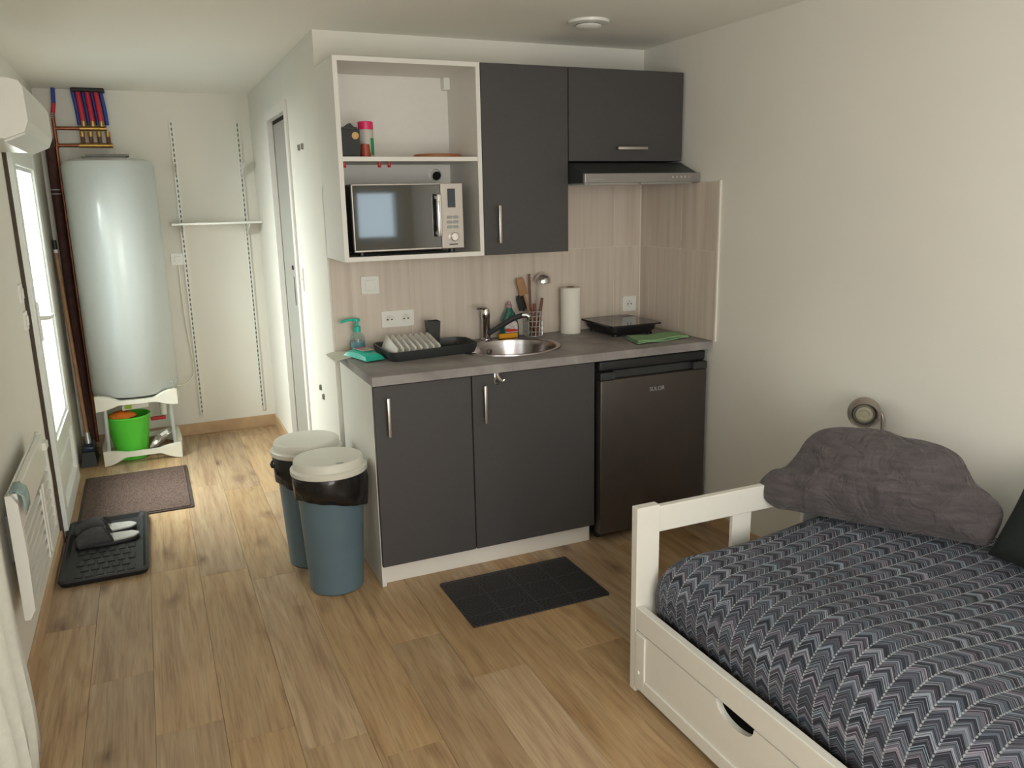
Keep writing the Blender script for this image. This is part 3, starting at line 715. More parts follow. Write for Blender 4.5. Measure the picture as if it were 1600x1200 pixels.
# washing-up liquid
t = thing('washing_up_bottle', 'green washing-up liquid bottle with red and white label behind sponge', 'bottle', (-.758, -.052, ZW))
b = new(); rings = []
for h, wx, wy in ((.0, .044, .024), (.006, .047, .027), (.05, .047, .027), (.085, .040, .025), (.118, .028, .02), (.135, .016, .014), (.148, .012, .012)):
    rings.append([(-.758+wx*math.copysign(abs(math.cos(a))**.7, math.cos(a)), -.052+wy*math.copysign(abs(math.sin(a))**.7, math.sin(a)), ZW+.0005+h) for a in [2*math.pi*k/24 for k in range(24)]])
loft(b, rings); obj('bottle_body', b, TEALD, t, True)
obj('cap', lathe(new(), [(.014, .147), (.014, .160), (.009, .164), (.008, .176), (.002, .178)], (-.758, -.052, ZW), 18), plain('grey_pink_cap', (.35, .22, .22), .4), t, True)
b = new(); prism(b, [(-.790, ZW+.03), (-.726, ZW+.03), (-.728, ZW+.070), (-.742, ZW+.090), (-.774, ZW+.090), (-.788, ZW+.070)], -.0805, -.0785, 'Y')
lb = obj('label', b, plain('white_label', (.60, .55, .52), .4, var=.25, scale=90), t)
b = new(); prism(b, [(-.789, ZW+.034), (-.728, ZW+.034), (-.728, ZW+.044), (-.789, ZW+.052)], -.0815, -.0803, 'Y'); obj('red_band', b, RED, lb)
b = new(); bx(b, -.838, -.738, -.100, -.082, ZW+.0005, ZW+.022, .003)
t = thing('sponge', 'yellow sponge lying at the back of the sink', 'sponge', (-.79, -.092, ZW))
b2 = box(-.832, -.735, -.0995, -.083, ZW+.007, ZW+.030, .003); b.free()
obj('foam', b2, SPONGE, t, True)
# utensil pot
ux, uy = -.632, -.055
t = thing('utensil_pot', 'openwork steel pot of cooking tools beside the paper towel', 'utensil pot', (ux, uy, ZW))
b = new(); ur = .043
for z in (.002, .025, .05, .075, .10, .122): tube(b, [(ux+ur*math.cos(2*math.pi*k/28), uy+ur*math.sin(2*math.pi*k/28), ZW+z) for k in range(28)], .0022, 6, closed=True)
for k in range(14):
    a = 2*math.pi*k/14
    cyl(b, (ux+ur*math.cos(a), uy+ur*math.sin(a), ZW+.002), (ux+ur*math.cos(a+.25), uy+ur*math.sin(a+.25), ZW+.122), .0018, 6)
obj('wire_body', b, LGREY, t, True)
obj('base', lathe(new(), [(.042, 0), (.042, .004), (.002, .005)], (ux, uy, ZW+.0005), 24), LGREY, t, True)
def tool(name, label, foot, top, r, mat, headfn=None, hmat=None):
    t = thing(name, label, 'utensil', foot, 'tools in the utensil pot')
    obj('handle', tube(new(), [foot, top], r, 8), mat, t, True)
    if headfn: obj('head', headfn(), hmat or mat, t, True)
def blade(c, w, h, th, tilt, bot=.5):
    b = new(); prism(b, [(-w*bot, -h/2), (w*bot, -h/2), (w/2, h*.3), (w*.38, h/2), (-w*.38, h/2), (-w/2, h*.3)], -th/2, th/2, 'Y')
    bmesh.ops.transform(b, verts=b.verts, matrix=Matrix.Translation(c) @ Matrix.Rotation(tilt, 4, 'Y')); return b
z0 = ZW+.006
tool('wooden_spatula', 'wooden spatula with darkened tip standing in the utensil pot', (ux+.010, uy-.01, z0), (ux-.045, uy+.005, ZW+.205), .0055, WOOD, lambda: blade((ux-.056, uy+.006, ZW+.243), .042, .085, .006, R(-14)), WOOD)
tool('wooden_spoon_handle', 'long thin brown wooden handle, tallest in the utensil pot', (ux-.004, uy+.012, z0), (ux-.012, uy+.012, ZW+.30), .0055, WOODD)
tool('black_spatula', 'black plastic spatula low in the utensil pot', (ux+.02, uy+.02, z0), (ux-.040, uy+.02, ZW+.13), .005, BLACK, lambda: blade((ux-.048, uy+.022, ZW+.165), .05, .075, .005, R(-16)), BLACK)
def ladle_head():
    b = new(); lathe(b, [(.002, -.030), (.022, -.026), (.036, -.012), (.040, .004), (.038, .004), (.033, -.010), (.020, -.022), (.002, -.026)], (ux+.055, uy+.0, ZW+.270), 22, mat=Matrix.Rotation(R(200), 4, 'X')); return b
tool('ladle', 'steel ladle upside down at the top of the utensil pot', (ux+.012, uy+.022, z0), (ux+.038, uy+.006, ZW+.262), .004, LGREY, ladle_head, CHROME)
tool('red_handled_knife', 'red brown wooden handle leaning towards the paper towel', (ux+.012, uy-.018, z0), (ux+.040, uy-.020, ZW+.185), .0075, WOODD)
tool('brown_brush', 'reddish brown handle in the middle of the utensil pot', (ux+.0, uy-.026, z0), (ux-.006, uy-.028, ZW+.160), .0085, plain('red_wood', (.22, .055, .03), .5, var=.2))
# paper towel
t = thing('paper_towel_roll', 'white kitchen paper roll standing beside the hob', 'paper towel', (-.437, -.075, ZW))
obj('roll', lathe(new(), [(.048, 0), (.050, .002), (.050, .224), (.047, .226), (.020, .226), (.020, .2)], (-.437, -.075, ZW+.0005), 32), TISSUE, t, True)
obj('core', lathe(new(), [(.0195, .0), (.0195, .228), (.0175, .228), (.0175, .0)], (-.437, -.075, ZW+.0005), 24), plain('brown_card', (.20, .10, .06), .8), t, True)
# hob
t = thing('induction_hob', 'black portable induction hob in the worktop corner', 'hob', (-.215, -.185, ZW))
b = new(); loft(b, [[(x, y, z) for x, y in rrect(-.340+k, -.095-k, -.325+k, -.045-k, .02, 4)] for k, z in ((.02, ZW+.010), (.004, ZW+.026), (0, ZW+.052))])
obj('body', b, BLACK, t, True)
b = new(); prism(b, rrect(-.355, -.078, -.340, -.030, .012, 4), ZW+.052, ZW+.060); gl = obj('glass_top', b, HOBG, t)
b = new()
for xx in (-.31, -.12):
    for yy in (-.29, -.08): obj('foot', cyl(new(), (xx, yy, ZW), (xx, yy, ZW+.012), .014), BLACK, t)
b.free()
b = new()
for rr in (.035, .075):
    pts = [(-.215+rr*math.cos(2*math.pi*k/32), -.165+rr*math.sin(2*math.pi*k/32), ZW+.0600) for k in range(32)]; tube(b, pts, .0006, 5, closed=True)
obj('zone_ring', b, GREY, gl)
# green cloth
b = new(); nx, ny = 24, 8; top = []
A, B_, C_, D_ = Vector((-.338, -.530)), Vector((-.035, -.500)), Vector((-.012, -.385)), Vector((-.300, -.372))
def cloth_layer(z, ins, ph):
    g = []
    for j in range(ny+1):
        r_ = []
        for i in range(nx+1):
            u, v = i/nx, j/ny; p = (A*(1-u)+B_*u)*(1-v)+(D_*(1-u)+C_*u)*v
            c = (A+B_+C_+D_)/4; p = c+(p-c)*(1-ins)
            r_.append((p.x, p.y, z+.0025*math.sin(9*u+ph)+.0015*math.sin(7*v+ph)))
        g.append(r_)
    return g
b = new()
for z, ins, ph in ((.004, 0, 0), (.010, .03, 1.2)):
    g1 = cloth_layer(ZW+z+.0045, ins, ph); g0 = cloth_layer(ZW+z, ins, ph)
    vt = [[b.verts.new(p) for p in r_] for r_ in g1]; vb = [[b.verts.new(p) for p in r_] for r_ in g0]
    for j in range(ny):
        for i in range(nx):
            b.faces.new((vt[j][i], vt[j][i+1], vt[j+1][i+1], vt[j+1][i])); b.faces.new((vb[j][i], vb[j+1][i], vb[j+1][i+1], vb[j][i+1]))
    for i in range(nx):
        b.faces.new((vb[0][i], vb[0][i+1], vt[0][i+1], vt[0][i])); b.faces.new((vb[ny][i+1], vb[ny][i], vt[ny][i], vt[ny][i+1]))
    for j in range(ny):
        b.faces.new((vb[j+1][0], vb[j][0], vt[j][0], vt[j+1][0])); b.faces.new((vb[j][nx], vb[j+1][nx], vt[j+1][nx], vt[j][nx]))
single('microfibre_cloth', b, CLOTHG, 'folded green microfibre cloth in front of the hob', 'cloth', smooth=True)
# hook on the door top
b = new(); tube(b, spline([(-1.062, -.604, .858), (-1.062, -.606, .842), (-1.055, -.612, .828), (-1.045, -.622, .818), (-1.037, -.626, .826)], 5), .006, 8); bx(b, -1.072, -1.052, -.6005, -.596, .80, .849, .001)
single('over_door_hook', b, CHROME, 'small chrome hook hung over the wide cabinet door', 'hook', smooth=True)

# wall plates
def plate_xz(name, label, cat, x0, x1, z0, z1, y=-.008, group=None):
    t = thing(name, label, cat, ((x0+x1)/2, y, z0), group); bb = new(); prism(bb, rrect(x0, x1, z0, z1, .006, 4), y, y-.010, 'Y'); obj('plate', bb, GLOSSW, t); return t
t = plate_xz('light_switch', 'single white light switch on the tiles below the microwave', 'switch', -1.460, -1.379, 1.140, 1.219)
b = new(); bx(b, -1.442, -1.397, -.0225, -.017, 1.157, 1.202, .002); obj('rocker', b, GLOSSW, t)
def socket(t, cx, cz, y):
    lathe_b = lathe(new(), [(.020, 0), (.0198, .0015), (.0185, .0006), (.002, .0005)], (cx, y, cz), 24, 'Y'); w_ = obj('socket_well', lathe_b, WHITE, t, True)
    for dx in (-.0095, .0095): obj('pin_hole', lathe(new(), [(.0035, 0), (.0035, .0012)], (cx+dx, y-.0004, cz-.002), 12, 'Y'), HOLE_SHADE, w_)
    obj('earth_pin', lathe(new(), [(.0026, 0), (.0024, .005)], (cx, y, cz+.010), 12, 'Y'), LGREY, w_)
t = plate_xz('double_socket', 'double white power socket behind the dish drainer', 'socket', -1.376, -1.223, .983, 1.057)
socket(t, -1.338, 1.020, -.018); socket(t, -1.261, 1.020, -.018)
t = plate_xz('wall_socket', 'single white power socket behind the hob', 'socket', -.101, -.021, .963, 1.040)
socket(t, -.061, 1.002, -.018)

# ceiling vent
t = thing('ceiling_vent', 'round white ventilation outlet in the ceiling', 'vent', (-.58, -.505, ZC))
obj('collar', lathe(new(), [(.048, 0), (.085, 0), (.083, -.010), (.060, -.016), (.050, -.012), (.048, 0)], (-.58, -.505, ZC-.0003), 36, cap=False), GLOSSW, t, True)
obj('valve_disc', lathe(new(), [(.002, -.012), (.052, -.016), (.054, -.022), (.045, -.028), (.002, -.031)], (-.58, -.505, ZC), 36), GLOSSW, t, True)
obj('throat', lathe(new(), [(.047, -.0005), (.047, -.011), (.002, -.011), (.002, -.0005)], (-.58, -.505, ZC), 30), HOLE_SHADE, t)

# kitchen mat
b = new(); prism(b, rrect(-1.366, -.782, -1.045, -.660, .008, 3), .0005, .006)
single('kitchen_mat', b, KMAT, 'dark patterned vinyl mat on the floor before the cabinets', 'mat')

# ------------------------------------------------------------------ bins
def bin_(cx, cy, label, logo, dx, dz):
    t = thing('waste_bin', label, 'bin', (cx, cy, 0), 'lidded waste bins')
    obj('bucket', lathe(new(), [(.100, .001), (.106, .006), (.132, .49), (.136, .50), (.130, .50), (.102, .012)], (cx, cy, 0), 40, sx=1.02, sy=.97), BLUEG, t, True)
    b = new(); rings = []; n = 56
    for k, (rr, zz) in enumerate(((.132, .500), (.142, .498), (.145, .47), (.141, .42), (.138, .385))):
        ring = []
        for i in range(n):
            a = 2*math.pi*i/n; w_ = (.0035*math.sin(7*a+k)+.0025*math.sin(13*a+2*k))*(k > 1)
            drop = (.038*math.sin(a-2.2+dz)*(k >= 3)+.02*math.sin(a-2.2+dz)*(k == 2)); rr_ = rr+w_
            ring.append((cx+rr_*math.cos(a)*1.02, cy+rr_*math.sin(a)*.97, zz+drop-.012*(k == 4)))
        rings.append(ring)
    loft(b, rings, cap=False)
    bg = obj('bin_liner', b, BAG, t, True); sm_ = bg.modifiers.new('thick', 'SOLIDIFY'); sm_.thickness = .0015; sm_.offset = 1
    if dx:
        kb = new(); lathe(kb, [(.002, 0), (.012, .006), (.016, .02), (.010, .034), (.002, .038)], (cx+dx, cy-.02, .45), 12); obj('liner_knot', kb, BAG, t, True)
    lid = obj('lid', lathe(new(), [(.144, .500), (.147, .503), (.147, .520), (.143, .524), (.136, .526), (.134, .552), (.129, .558), (.10, .558), (.002, .560)], (cx, cy, 0), 48, sx=1.03, sy=.965), LID, t, True)
    if logo:
        obj('lid_mark', lathe(new(), [(.016, .0), (.016, .0012), (.002, .0015)], (cx+.022, cy-.108, .5578), 20, sy=.55), GREY, lid)
bin_(-1.778, -.172, 'slate blue lidded bin standing behind the other by the corridor', False, -.145, 1.4)
bin_(-1.745, -.470, 'slate blue lidded bin with grey mark, in front of its twin', True, 0, 0)

# ------------------------------------------------------------------ bed
BX0, BX1, BY0, BY1 = -1.046, -.004, -1.605, -3.62
t = thing('daybed', 'white wooden daybed with drawers along the right wall', 'bed', ((BX0+BX1)/2, -2.6, 0))
def bed_end(y0, y1):
    b = new(); bx(b, BX0, BX0+.082, y0, y1, 0, .622, .003); obj('post', b, BEDW, t)
    b = new(); bx(b, BX1-.082, BX1, y0, y1, 0, .622, .003); obj('post', b, BEDW, t)
    obj('top_rail', box(BX0+.082, BX1-.082, y0+.004, y1-.004, .530, .614, .003), BEDW, t)
    obj('slat', box(-.676, -.600, y0+.008, y1-.008, .30, .530, .002), BEDW, t)
    obj('slat', box(-.375, -.299, y0+.008, y1-.008, .30, .530, .002), BEDW, t)
    obj('lower_panel', box(BX0+.082, BX1-.082, y0+.008, y1-.008, .10, .300, .002), BEDW, t)
bed_end(BY0-.032, BY0); bed_end(BY1, BY1+.032)
obj('side_rail', box(BX0, BX0+.026, BY1+.032, BY0-.032, .222, .298, .003), BEDW, t)
obj('back_rail', box(BX1-.026, BX1, BY1+.032, BY0-.032, .222, .420, .003), BEDW, t)
# drawers with a half-moon grip
def drawer(ya, yb, yg):
    b = new(); x0, x1 = BX0+.001, BX0+.020; zt, zb = .2185, .022; gr, gd = .075, .044
    top = [(yb, zt)]
    N_ = 16
    pts = [(ya, zb), (yb, zb), (yb, zt)] if False else None
    outline = [(ya, zb), (ya, zt)] + [(yg+gr*math.cos(math.pi*k/N_), zt-gd*math.sin(math.pi*k/N_)**.8) for k in range(N_+1)] + [(yb, zt), (yb, zb)]
    # ya > yb : outline runs from the head end to the foot end
    prism(b, outline, x0, x1, 'X')
    dr = obj('drawer', b, BEDW, t)
    fb = new()   # raised border framing the flat panel
    for (a0, a1, c0, c1) in ((ya-.002, ya-.052, zb+.002, zt-.004), (yb+.052, yb+.002, zb+.002, zt-.004), (ya-.052, yb+.052, zb+.002, zb+.046)):
        bx(fb, x0-.006, x0+.001, min(a0, a1), max(a0, a1), c0, c1, .0025)
    obj('drawer_border', fb, BEDW, dr)
    obj('drawer_box', box(x1+.001, x1+.62, min(ya, yb)+.03, max(ya, yb)-.03, zb+.01, zb+.13), HOLE_SHADE, dr)
    obj('screw_cap', lathe(new(), [(.006, 0), (.005, -.003), (.001, -.004)], (x0-.006, ya-.024, .085), 12, 'X'), GLOSSW, dr)
drawer(BY0-.036, -2.612, -2.110); drawer(-2.618, BY1+.036, -3.11)
for k in range(12): obj('bed_slat', box(BX0+.028, BX1-.028, BY0-.10-k*.16, BY0-.04-k*.16, .235, .252, .002), SLATW, t)
# mattress + chevron cover
cx0, cx1, cy0, cy1 = BX0+.029, BX1-.028, BY1+.045, BY0-.037
def bcover():
    def sp(a, b, n, e):   # dense towards the borders
        out = []
        for i in range(n+1):
            t_ = i/n; s = t_-math.sin(2*math.pi*t_)/(2*math.pi)*e; out.append(a+(b-a)*s)
        return out
    xs = sp(cx0, cx1, 44, .9); ys = sp(cy0, cy1, 80, .95)
    def prof(dv, rad, H, p=2.0):
        q_ = min(max(dv/rad, 0), 1); return (1-(1-q_)**p)**(1/p)
    vs, uvs = [], []
    for y in ys:
        r_ = []
        for x in xs:
            fx = min(prof(x-cx0, .20, 1, 2.3), prof(cx1-x, .06, 1)); fy = min(prof(cy1-y, .14, 1, 2.3), prof(y-cy0, .15, 1))
            f = 1-((1-fx)**2.2+(1-fy)**2.2)**(1/2.2); f = max(0, f)
            h = .268+.246*f
            h += (.013*math.sin(5.1*x+2.3*y)+.011*math.sin(3.3*y-4*x+1.1)+.006*math.sin(9*y+3*x)+.008*math.sin(7*x-6*y))*f*f
            tuck = .026*max(0, 1-f*1.8)**1.5
            px_ = x+tuck*max(0, 1-(x-cx0)/.25); py_ = y-tuck*max(0, 1-(cy1-y)/.25)
            r_.append(Vector((px_, py_, h)))
        vs.append(r_)
    b = new(); uvl = b.loops.layers.uv.new('UVMap'); V = [[b.verts.new(p) for p in r_] for r_ in vs]
    UVc = []
    jm = len(ys)//2; im = len(xs)//2
    vacc = [0]
    for j in range(1, len(ys)): vacc.append(vacc[-1]+(vs[j][im]-vs[j-1][im]).length)
    for j in range(len(ys)):
        u = 0; r_ = []
        for i in range(len(xs)):
            if i: u += (vs[j][i]-vs[j][i-1]).length
            r_.append(u)
        um = r_[im]; UVc.append([(q_-um, vacc[j]) for q_ in r_])
    for j in range(len(ys)-1):
        for i in range(len(xs)-1):
            f = b.faces.new((V[j][i], V[j][i+1], V[j+1][i+1], V[j+1][i]))
            for l, (jj, ii) in zip(f.loops, ((j, i), (j, i+1), (j+1, i+1), (j+1, i))): l[uvl].uv = UVc[jj][ii]
    return b
bc = single('bedcover', bcover(), CHEV, 'navy and grey chevron knit bedcover spread over the daybed', 'bedcover', smooth=True)
sm = bc.modifiers.new('thick', 'SOLIDIFY'); sm.thickness = .012; sm.offset = -1

# pillow
def arch_pillow():
    b = new()
    P0 = Vector((-.305, -1.895, .515)); ex = Vector((.555, -.832, 0)).normalized(); nn = Vector((-.832, -.555, 0)).normalized()
    lean = R(24); ez = (Vector((0, 0, 1))*math.cos(lean)-nn*math.sin(lean)).normalized(); en = ex.cross(ez); en = -en if en.dot(nn) < 0 else en
    O = P0+en*.078
    out = [(-.313, -.002), (-.353, .020), (-.382, .065), (-.348, .119), (-.309, .136), (-.276, .184), (-.253, .235), (-.218, .271), (-.162, .290), (-.086, .297), (-.021, .298), (.026, .284), (.080, .282), (.142, .271), (.187, .248), (.211, .214), (.236, .175), (.280, .145), (.312, .108), (.309, .057), (.284, .002), (.215, -.002), (.131, -.002), (.027, -.003), (-.083, -.002), (-.179, 0), (-.258, 0)]
    cl = spline([(*p, 0) for p in out+[out[0]]], 4)[:-1]; n_ = len(cl); c = Vector((-.03, .125, 0)); ns = 16
    def pt(k, s_, side):
        q = cl[k]; p = c+(Vector(q)-c)*s_
        e = max(0, 1-s_**2.0)**.78
        far = max(0, abs(p.x+.03)-.14)/.2
        ang = math.atan2(p.y-.125, p.x+.03)
        wr = far*math.sin(23*ang+3*s_)*.013+.024*noise.noise(Vector((p.x*9, p.y*11, side*5)))+.018*(abs(noise.noise(Vector((p.x*16+p.y*6, p.y*9, 3+side))))-.25)
        low = max(0, .09-p.y)/.09
        wr += .011*low*math.sin(58*p.x+9*p.y)                      # gathers above the bottom hem
        th_ = (.098*e if side > 0 else .070*e)+wr*e
        return O+ex*p.x+ez*p.y+en*th_*side
    for side in (1, -1):
        prev = None
        for m_ in range(ns):
            s_ = math.cos(math.pi/2*m_/ns)
            ring = [b.verts.new(pt(k, s_, side)) for k in range(n_)]
            if prev:
                for k in range(n_): b.faces.new((prev[k], prev[(k+1) % n_], ring[(k+1) % n_], ring[k]))
            prev = ring
        cv = b.verts.new(sum((v.co for v in prev), Vector())/n_)
        for k in range(n_): b.faces.new((prev[k], prev[(k+1) % n_], cv))
    bmesh.ops.remove_doubles(b, verts=b.verts, dist=.0006)
    return b
pl = single('pillow', arch_pillow(), LINEN, 'slumped mauve grey pillow leaning in the bed corner under lamp', 'pillow', smooth=True)
ss = pl.modifiers.new('smooth', 'SUBSURF'); ss.levels = 1; ss.render_levels = 1
def cushion(P0, ex, ez, en, w_, h_, t_):
    b = new(); n_ = 22; V = []
    for side in (1, -1):
        V.append([[b.verts.new(P0+ex*(u*w_/2*(1-.06*(1-v*v)))+ez*(v*h_/2*(1-.06*(1-u*u)))+en*(side*t_/2*max(0, (1-u**4)*(1-v**4))**.5)) for u in [-1+2*i/n_ for i in range(n_+1)]] for v in [-1+2*j/n_ for j in range(n_+1)]])
    for s in (0, 1):
        for j in range(n_):
            for i in range(n_): b.faces.new((V[s][j][i], V[s][j][i+1], V[s][j+1][i+1], V[s][j+1][i]))
    bmesh.ops.remove_doubles(b, verts=b.verts, dist=.0005); return b
e1 = Vector((-.06, -.99, 0)).normalized(); nrm = Vector((-.87, 0, .5)); nrm = (nrm-e1*nrm.dot(e1)).normalized(); e3 = nrm.cross(e1).normalized()
if e3.z < 0: e3 = -e3
single('black_cushion', cushion(Vector((-.152, -2.388, .656)), e1, e3, nrm, .41, .30, .12), KNITB, 'black cushion against the wall beside the mauve pillow', 'cushion', smooth=True)

# lamp on the wall above the bed
t = thing('reading_lamp', 'small round grey spot lamp on the wall above the pillow', 'lamp', (0, -1.60, .60))
LC = Vector((-.060, -1.566, .781)); ld = Vector((-.70, -.68, -.12)).normalized(); Q = ld.to_track_quat('Z', 'Y').to_matrix().to_4x4()
prof = [(.002, -.055)]+[(.056*math.sin(a), -.056*math.cos(a)) for a in [R(12+i*9.5) for i in range(1, 13)]]
prof += [(.047, .034), (.044, .030), (.040, .012), (.002, .010)]
obj('lamp_shade', lathe(new(), prof, LC, 32, mat=Q), LAMPB, t, True)
obj('reflector', lathe(new(), [(.0465, .0335), (.045, .031), (.041, .0135), (.036, .0125)], LC, 32, mat=Q, cap=False), DGREY, t, True)
obj('bulb_face', lathe(new(), [(.030, .012), (.028, .019), (.019, .021), (.015, .017), (.002, .016)], LC, 28, mat=Q), LEDG, t, True)
obj('stem', tube(new(), spline([LC-ld*.052, (-.018, -1.565, .798), (-.010, -1.60, .775), (-.010, -1.605, .72), (-.010, -1.605, .66)], 6), .006, 10), LAMPB, t, True)
obj('wall_mount', box(-.018, XR, -1.63, -1.58, .635, .69, .004), LAMPB, t)

# ------------------------------------------------------------------ left side
# air conditioner
t = thing('air_conditioner', 'white wall air conditioner above the radiator', 'air conditioner', (XL, .05, 1.77))
ac = [(XL, 1.775), (XL+.13, 1.772), (XL+.188, 1.795), (XL+.202, 1.83), (XL+.200, 1.935), (XL+.190, 1.955), (XL+.16, 1.963), (XL, 1.965)]
b = new(); prism(b, ac, -.375, .475, 'Y'); obj('casing', b, GLOSSW, t)
b = new(); prism(b, [(XL+.120, 1.768), (XL+.182, 1.795), (XL+.188, 1.790), (XL+.124, 1.762)], -.34, .44, 'Y'); obj('louvre', b, GLOSSW, t)
obj('front_seam', box(XL+.1995, XL+.2015, -.37, .47, 1.838, 1.841), GREY, t)
# switches
for i, (yy, zz) in enumerate(((.43, 1.19), (.455, 1.07))):
    t = thing('light_switch', ('upper' if i == 0 else 'lower')+' white switch on the wall beside the glazed door', 'switch', (XL, yy, zz))
    b = new(); prism(b, rrect(yy-.04, yy+.04, zz-.04, zz+.04, .006, 4), XL, XL+.009, 'X'); obj('plate', b, GLOSSW, t)
    obj('rocker', box(XL+.009, XL+.014, yy-.022, yy+.022, zz-.022, zz+.022, .002), GLOSSW, t)
# radiator
t = thing('radiator', 'white electric radiator with slotted front on the left wall', 'radiator', (XL, -.47, .22))
ry0, ry1, rz0, rz1 = -.86, -.07, .29, .70; rx0, rx1 = XL+.040, XL+.068
b = new(); bx(b, rx0, rx1-.0205, ry0+.01, ry1-.01, rz0, rz1, .002); obj('back_case', b, GLOSSW, t)
for yy in (-.66, -.27): obj('wall_bracket', box(XL, rx0+.004, yy-.02, yy+.02, .42, .58), LGREY, t)
for ya in (ry0, ry1-.028):
    b = new(); prism(b, [(rx0, rz0), (rx1-.012, rz0), (rx1+.004, rz0+.03), (rx1+.008, (rz0+rz1)/2), (rx1+.004, rz1-.03), (rx1-.012, rz1), (rx0, rz1)], ya, ya+.028, 'Y'); obj('end_cap', b, GLOSSW, t)
obj('top_fascia', box(rx1-.020, rx1+.002, ry0+.028, ry1-.028, rz1-.13, rz1-.002, .004), GLOSSW, t)
for k in range(7):
    z = rz0+.014+k*.037
    b = new(); prism(b, [(rx1-.020, z), (rx1+.002, z+.004), (rx1+.002, z+.018), (rx1-.020, z+.022)], ry0+.028, ry1-.028, 'Y'); obj('slat', b, GLOSSW, t)
obj('slot_back', box(rx1-.0205, rx1-.0095, ry0+.028, ry1-.028, rz0+.006, rz1-.13), GREY, t)
for yy in (-.32, -.38): obj('cross_rib', box(rx1+.001, rx1+.007, yy-.012, yy+.012, rz0+.01, rz1-.135, .002), GLOSSW, t)
obj('control_box', box(rx1-.02, rx1+.018, -.17, -.11, rz1-.055, rz1-.025, .004), GLOSSW, t)
b = new(); ra = []
for k, (px, pz) in enumerate(((rx0+.01, rz1+.002), (rx0+.03, rz1+.008), (rx1-.005, rz1+.007), (rx1+.014, rz1-.012), (rx1+.017, rz1-.04), (rx1+.016, rz1-.07))): ra.append([(px, -.84+.10*i/8, pz+.002*math.sin(i*1.7+k)) for i in range(9)])
loft(b, ra, close_ring=False, cap=False)
c = single('teal_cloth', b, plain('teal_cloth', (.34, .47, .47), .9, var=.15, scale=80, bump=.4), 'pale teal cloth hung over the near end of radiator', 'cloth', smooth=True)
s_ = c.modifiers.new('thick', 'SOLIDIFY'); s_.thickness = .004; s_.offset = 1
# curtain
t = thing('curtain', 'pale floor-length curtain at the near end of left wall', 'curtain', (XL, -1.75, 0))
b = new(); nyy, nzz = 70, 26; rings = []
for j in range(nzz+1):
    z = .012+2.10*j/nzz; r_ = []
    bulge = 1+.55*math.exp(-((z-.22)/.22)**2)
    for i in range(nyy+1):
        s = i/nyy; y = -1.165-1.05*s-.02*math.sin(3*z)
        r_.append((XL+.050+.024*bulge*math.sin(s*2*math.pi*8+.9*math.sin(2*z)+1.9)+.012*math.sin(5*s+2*z), y, z))
    rings.append(r_)
loft(b, rings, close_ring=False, cap=False); cu = obj('fabric', b, CURT, t, True)
s_ = cu.modifiers.new('thick', 'SOLIDIFY'); s_.thickness = .002; s_.offset = 0
b = new(); cyl(b, (XL+.06, -2.45, 2.135), (XL+.06, -1.10, 2.135), .010); obj('rod', b, LGREY, t, True)
b = new()
for yy in (-2.40, -1.13): cyl(b, (XL, yy, 2.135), (XL+.06, yy, 2.135), .007)
obj('rod_bracket', b, LGREY, t, True)

# door mat, boot tray, slippers
b = new(); prism(b, rrect(-2.778, -2.232, .745, 1.505, .012, 3), .0005, .007); t = thing('door_mat', 'brown ribbed door mat by the glazed door', 'mat', (-2.5, 1.12, 0))
obj('mat_edge', b, MATEDGE, t); b = new(); prism(b, rrect(-2.762, -2.248, .761, 1.489, .010, 3), .006, .011); obj('mat_pile', b, COIR, t)
TX0, TX1, TY0, TY1 = -2.806, -2.452, -.002, .732
t = thing('boot_tray', 'black plastic boot tray holding a pair of slippers', 'tray', ((TX0+TX1)/2, (TY0+TY1)/2, 0))
b = new(); loft(b, [[(px, py, z) for px, py in rrect(TX0+k, TX1-k, TY0+k, TY1-k, .03, 5)] for k, z in ((.010, .0005), (.0, .022), (.004, .030), (.014, .030), (.026, .012), (.05, .010))])
tr = obj('tray_body', b, BLACKM, t, True)
tm = None
for j in range(9):
    for i in range(6):
        yy = TY0+.085+j*.064; xx = TX0+.075+i*.041+(.02 if j % 2 else 0)
        if xx+.017 > TX1-.052: continue
        if tm is None:
            bb = box(-.016, .016, -.026, .026, -.002, .003, .002, 1); o = obj('grip_pad', bb, BLACKM); o.parent = t; tm = o.data
        else:
            o = bpy.data.objects.new('grip_pad', tm); COL.objects.link(o); o.parent = t
        o.location = Vector((xx, yy, .0115))-OFF[t.name]
